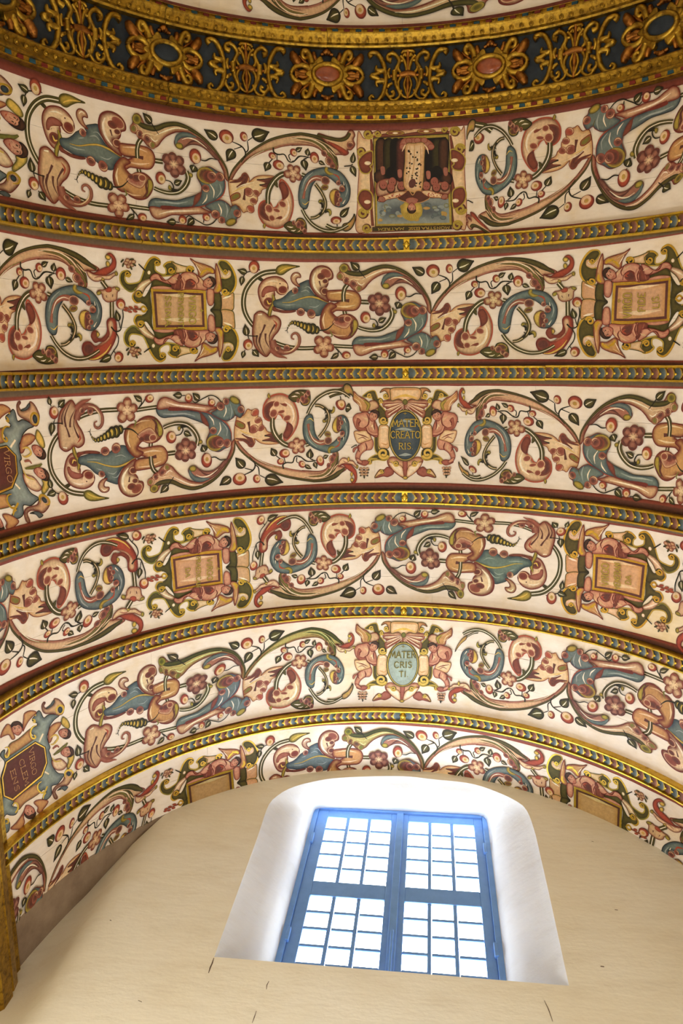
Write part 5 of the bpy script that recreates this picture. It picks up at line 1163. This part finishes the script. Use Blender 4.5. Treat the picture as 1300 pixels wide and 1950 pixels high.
# panel 2 (the traced one)
place(KN, 2, SC_, None, 'stem'); place(RG_, 2, SC_, None, 'stem', extra=(RH,))
place(RG_, 2, SC_, None, 'stem', 'ring', 'Z4', 'J=-165,760 F3=385,635 E=190,1315 A2=480,145 X=1190,330 Q=510,1070 M=850,1315 U=1130,660 W=585,1330', extra=(RH,))
place(CA, 2, 'cartouche', 'rectangular cartouche held by two putti, reading VIRGO PRVDENTISSIMA', 'strapwork', extra=(lettered(1, False, ('+',885,44,585,625),('VIRGO',778,66,450,742),('PRVDENTI',664,52,424,788),('SSIMA',528,58,450,765)),))
place(CA, 2, 'cartouche', 'rectangular cartouche held by two putti, reading VIRGO FIDELIS', 'strapwork', 'cart', 'Z5', 'p1=1165,460 p2=525,520 p3=500,985 p4=1145,955 q1=340,160 q2=280,1350 m=165,700', extra=(lettered(2, True, ('+',870,40,560,600),('VIRGO',770,80,500,745),('FIDE',638,68,510,690),('LIS.',500,66,530,670)),))
# panel 1
place(KN, 1, SC_, None, 'stem', 'knot', 'Z1', 'J=1303,645 T=848,800 F1=672,785 C=150,340 G=485,198 H=690,285 A=762,265 F2=988,552 B=305,772 P=434,640 Q=1010,315')
place(RG_, 1, SC_, None, 'stem', 'ring', 'Z2', 'J=65,530 F3=640,468 E=440,945 A2=700,110 Q=712,780 M=985,978 W=755,975')
place(RL, 1, 'ring_end', None, 'ring_end'); place(RLT, 1, 'leaf_tip', None, 'leaf_tip')
place(RG_, 1, SC_, None, 'stem', 'ring', 'Z3', 'J=780,445 F3=380,585 E=520,225 A2=300,838 X=70,850 Q=322,388 M=170,278 W=298,262')
place(RL2, 1, 'ring_end', None, 'ring_end', 'rl', 'Z3', 'a=205,290 b=57,352 c=68,856 d=95,780 e=118,348'); place(RLT, 1, 'leaf_tip', None, 'leaf_tip', 'rl', 'Z3', 'a=205,290 b=57,352 c=68,856 d=95,775')
place(PI, 1, 'framed_picture', 'painted picture in a scrolled frame, shown upside down, caption MONSTRA EESSE MATREM', 'picture_frame')
place(KN, 1, SC_, None, 'stem', 'knot', 'Z3', 'J=780,445 T=1290,100 F2=1110,470 A=1290,585 Q=1030,748 C=2010,60')
place(OC, 1, 'cartouche', None, 'strapwork', 'oct', 'Z1', 'h1=70,290 h2=90,455 s1=50,90 s2=85,660 a=-230,235 b=-160,280 c=-140,400 d=-150,530')
# panel 3
place(KN, 3, SC_, None, 'stem', 'knot', 'Z6', 'J=1252,370 T=742,160 F1=548,175 C=45,505 G=435,748 H=640,712 A=712,708 F2=930,437 B=190,112 P=306,312 Q=980,690')
place(RG_, 3, SC_, None, 'stem', 'ring', 'Z7', 'J=75,522 F3=650,573 E=450,102 A2=800,900 X=1200,850 Q=740,285 M=1010,68 W=766,90', extra=(RT,))
place(RL2, 3, 'ring_end', None, 'ring_end', 'rl', 'Z7', 'a=930,90 b=1165,122 c=1200,850 d=1150,680 e=1062,212')
place(RG_, 3, SC_, None, 'stem', 'ring', 'Y1', 'J=722,340 F3=362,250 E=490,554 A2=270,38 X=40,70 Q=310,437 M=130,542 W=272,545', extra=(RT,))
place(RL2, 3, 'ring_end', None, 'ring_end', 'rl', 'Y1', 'a=165,530 b=38,440 c=45,60 d=40,165 e=118,482')
place(KN, 3, SC_, None, 'stem', 'knot', 'Y1', 'J=722,340 T=1165,590 F1=1295,605 A=1255,60 F2=1025,300 C=1750,440 Q=1000,68')
place(OD, 3, 'cartouche', 'dark oval cartouche between two putti, reading MATER CREATORIS', 'strapwork', extra=(ovaltext(('+',608,648,342,34),('MATER',490,778,462,76),('CREATO',474,792,586,72),('RIS.',560,720,706,66)),))
octx = Tpl('G'); text(octx,'G','VIRGO',140+260,760,140+330,1100,62,-20,'TN',.08)
place(OC, 3, 'cartouche', 'octagonal cartouche with cherub heads at the left edge, reading VIRGO', 'strapwork', 'oct', 'G3', 'a=95,685 b=240,840 c=265,1110 d=185,1330 h1=565,785 h2=600,1095 s1=560,190 s2=690,1570 t1=250,95 t2=420,1835', extra=(relabel(octx,260),))
# panel 4
place(RG_, 4, SC_, None, 'stem', 'ring', 'Y2', 'J=65,805 F3=590,732 E=400,296 A2=590,1062 X=1215,850 Q=648,405 M=850,148 U=1140,580 W=652,215', extra=(RH,))
place(KN, 4, SC_, None, 'stem', 'knot', 'Y2', 'J=65,805 T=-406,741 Q=-220,1270 F2=-249,1000 RO=42,520')
place(CA, 4, 'cartouche', 'rectangular cartouche held by two putti, reading VIRGO PRAEDICANDA', 'strapwork', 'cart', 'Y3', 'p1=388,470 p2=885,402 p3=900,735 p4=418,815 q1=1030,90 q2=1078,972 l1=103,440 l2=152,930 m=1160,570', extra=(lettered(3, False, ('+',890,44,585,625),('VIRGO',790,60,470,740),('PRAEDICAN',668,50,430,800),('DA',545,54,540,650)),))
place(RG_, 4, SC_, None, 'stem', 'ring', 'Y4', 'J=1075,388 F3=632,455 E=790,82 A2=540,728 X=95,745 Q=550,232 M=380,97 U=150,520 W=520,82', extra=(RH,))
place(KN, 4, SC_, None, 'stem', 'knot', 'Y5', 'J=85,295 T=540,105 F1=725,118 C=1195,385 G=865,583 H=640,545 A=590,575 F2=388,340 B=1095,108 P=940,212 Q=360,545')
place(CA, 4, 'cartouche', 'rectangular cartouche held by two putti, reading VIRGO VENERANDA', 'strapwork', 'cart', 'Y6', 'p1=935,555 p2=385,458 p3=368,832 p4=892,942 q1=230,122 q2=170,1078 l1=1258,560 l2=1188,1110 m=98,650', extra=(lettered(4, True, ('VIRGO',790,72,480,730),('VENERAN',660,66,450,745),('DA',545,60,560,660)),))
# panel 5
place(KN, 5, SC_, None, 'stem', 'knot', 'Y7', 'J=1170,392 T=720,718 F1=550,772 C=42,690 G=385,346 H=575,310 A=600,262 F2=850,425 B=185,985 P=326,762 Q=960,195', tint={**GREEN})
place(RG_, 5, SC_, None, 'stem', 'ring', 'X1', 'J=170,585 F3=728,415 E=500,872 A2=840,82 X=1270,200 Q=820,672 M=1040,818 W=862,850', tint=GREEN, extra=(RT,))
place(RL2, 5, 'ring_end', None, 'ring_end', 'rl', 'X1', 'a=1000,805 b=1253,628 c=1230,110 d=1160,240', skip=('leaf','berry','twig'))
place(OP, 5, 'cartouche', 'pale oval cartouche between two putti, reading MATER CRISTI', 'strapwork', 'oval', 'X2', 'top=690,300 bot=684,725 lf=530,512 rt=842,512 TL=463,112 TR=935,128 LT=210,98 RT=1190,128 kn=676,895', extra=(ovaltext(('+',606,648,352,40),('MATER',482,770,474,80),('CRIS',535,728,596,72),('TI.',590,690,708,66), col='OL'),))
place(RG_, 5, SC_, None, 'stem', 'ring', 'X3', 'J=685,338 F3=360,318 E=480,92 A2=320,486 X=40,410 Q=326,158 M=190,52 W=308,66', extra=(RT,))
place(RL2, 5, 'ring_end', None, 'ring_end', 'rl', 'X3', 'a=205,60 b=75,172 c=45,440 d=60,360', skip=('leaf','berry','twig'))
place(KN, 5, SC_, None, 'stem', 'knot', 'X3', 'J=685,338 T=1095,292 F1=1255,350 F2=940,465 A=1115,715 H=1215,765 K=1275,458 Q=860,600')
o5 = Tpl('G')
text(o5,'G','VIRGO',345,790,395,1120,56,-34,'TN',.07); text(o5,'G','CLEM',220,930,300,1250,56,-34,'TN',.07); text(o5,'G','ENS',105,1060,170,1330,56,-34,'TN',.07)
place(OC, 5, 'cartouche', 'octagonal cartouche with cherub heads at the left edge, maroon plaque lettered in gold', 'strapwork', extra=(relabel(o5,260),))
# panel 6, cut off by the wall
Z2T, Z6T = float(ez('2t',0.0)), float(ez('6t',0.0))+0.004
zm = (1, Z2T, Z6T)
place(KN, 6, SC_, None, 'stem', 'knot', 'X6', 'J=1130,285 C=115,330 G=415,93 H=595,105 A=640,75 F2=840,230', zmode=zm, tint=GREEN)
place(RG_, 6, SC_, None, 'stem', 'ring', 'X7', 'J=40,230 F3=300,225 A2=330,95 X=630,180 U=605,285', zmode=zm, extra=(RH,))
place(RG_, 6, SC_, None, 'stem', 'ring', 'X4', 'J=345,860 F3=685,465 A2=850,110 X=1110,60 U=1090,215', zmode=zm, extra=(RH,))
place(KN, 6, SC_, None, 'stem', 'knot', 'X4', 'J=345,860 Q=185,722 Y=135,900 F2=90,1010', zmode=zm)
place(CA, 6, 'cartouche', 'half-hidden cartouche with a reclining putto, left of the window', 'strapwork', 'cart', 'X5', 'p1=310,515 p2=715,405 q1=850,160 l1=75,570 m=958,330', zmode=zm, tint={'plaque':(.72,.8,.62)})
place(CA, 6, 'cartouche', 'half-hidden cartouche with a reclining putto, right of the window', 'strapwork', 'cart', 'X7', 'p1=1005,400 p2=790,325 q1=700,172 l1=1132,425 m=652,300', zmode=zm, tint={'plaque':(.78,.8,.66)})
place(RG_, 6, SC_, None, 'stem', 'ring', 'X7', 'U=1165,590 X=1155,430 J=1790,1330 F3=1530,830', zmode=zm, extra=(RH,))
# panel 0 beyond the frieze, upside-down scrolls
Z2B, Z0B = float(ez('2b',0.0)), float(ez('0b',0.0))
zm0 = (-1, Z2T, Z0B-0.006)
place(RG_, 0, SC_, None, 'stem', 'ring', 'F', 'J=690,-12 A2=570,38 X=468,20 F3=572,-10', zmode=zm0, extra=(RH,))
place(KN, 0, SC_, None, 'stem', 'knot', 'F', 'J=690,-12 Q=780,34 A=905,15 H=960,10', zmode=zm0)
# the right haunch of the vault, beyond the photo's edge, repeats the left one
place(OC, 1, 'cartouche', None, 'strapwork', 'oct', 'Z1', 'h1=70,290 h2=90,455 s1=50,90 s2=85,660 a=-230,235 b=-160,280 c=-140,400 d=-150,530', mirror=True)
place(RG_, 2, SC_, None, 'stem', 'ring', 'Z4', 'J=-165,760 F3=385,635 E=190,1315 A2=480,145 X=1190,330 Q=510,1070 M=850,1315 U=1130,660 W=585,1330', extra=(RH,), mirror=True)
place(OC, 3, 'cartouche', None, 'strapwork', 'oct', 'G3', 'a=95,685 b=240,840 c=265,1110 d=185,1330 h1=565,785 h2=600,1095 s1=560,190 s2=690,1570 t1=250,95 t2=420,1835', mirror=True)
place(RG_, 4, SC_, None, 'stem', 'ring', 'Y2', 'J=65,805 F3=590,732 E=400,296 A2=590,1062 X=1215,850 Q=648,405 M=850,148 U=1140,580 W=652,215', extra=(RH,), mirror=True)
place(KN, 4, SC_, None, 'stem', 'knot', 'Y2', 'J=65,805 T=-406,741 Q=-220,1270 F2=-249,1000 RO=42,520', mirror=True)
place(OC, 5, 'cartouche', None, 'strapwork', mirror=True)
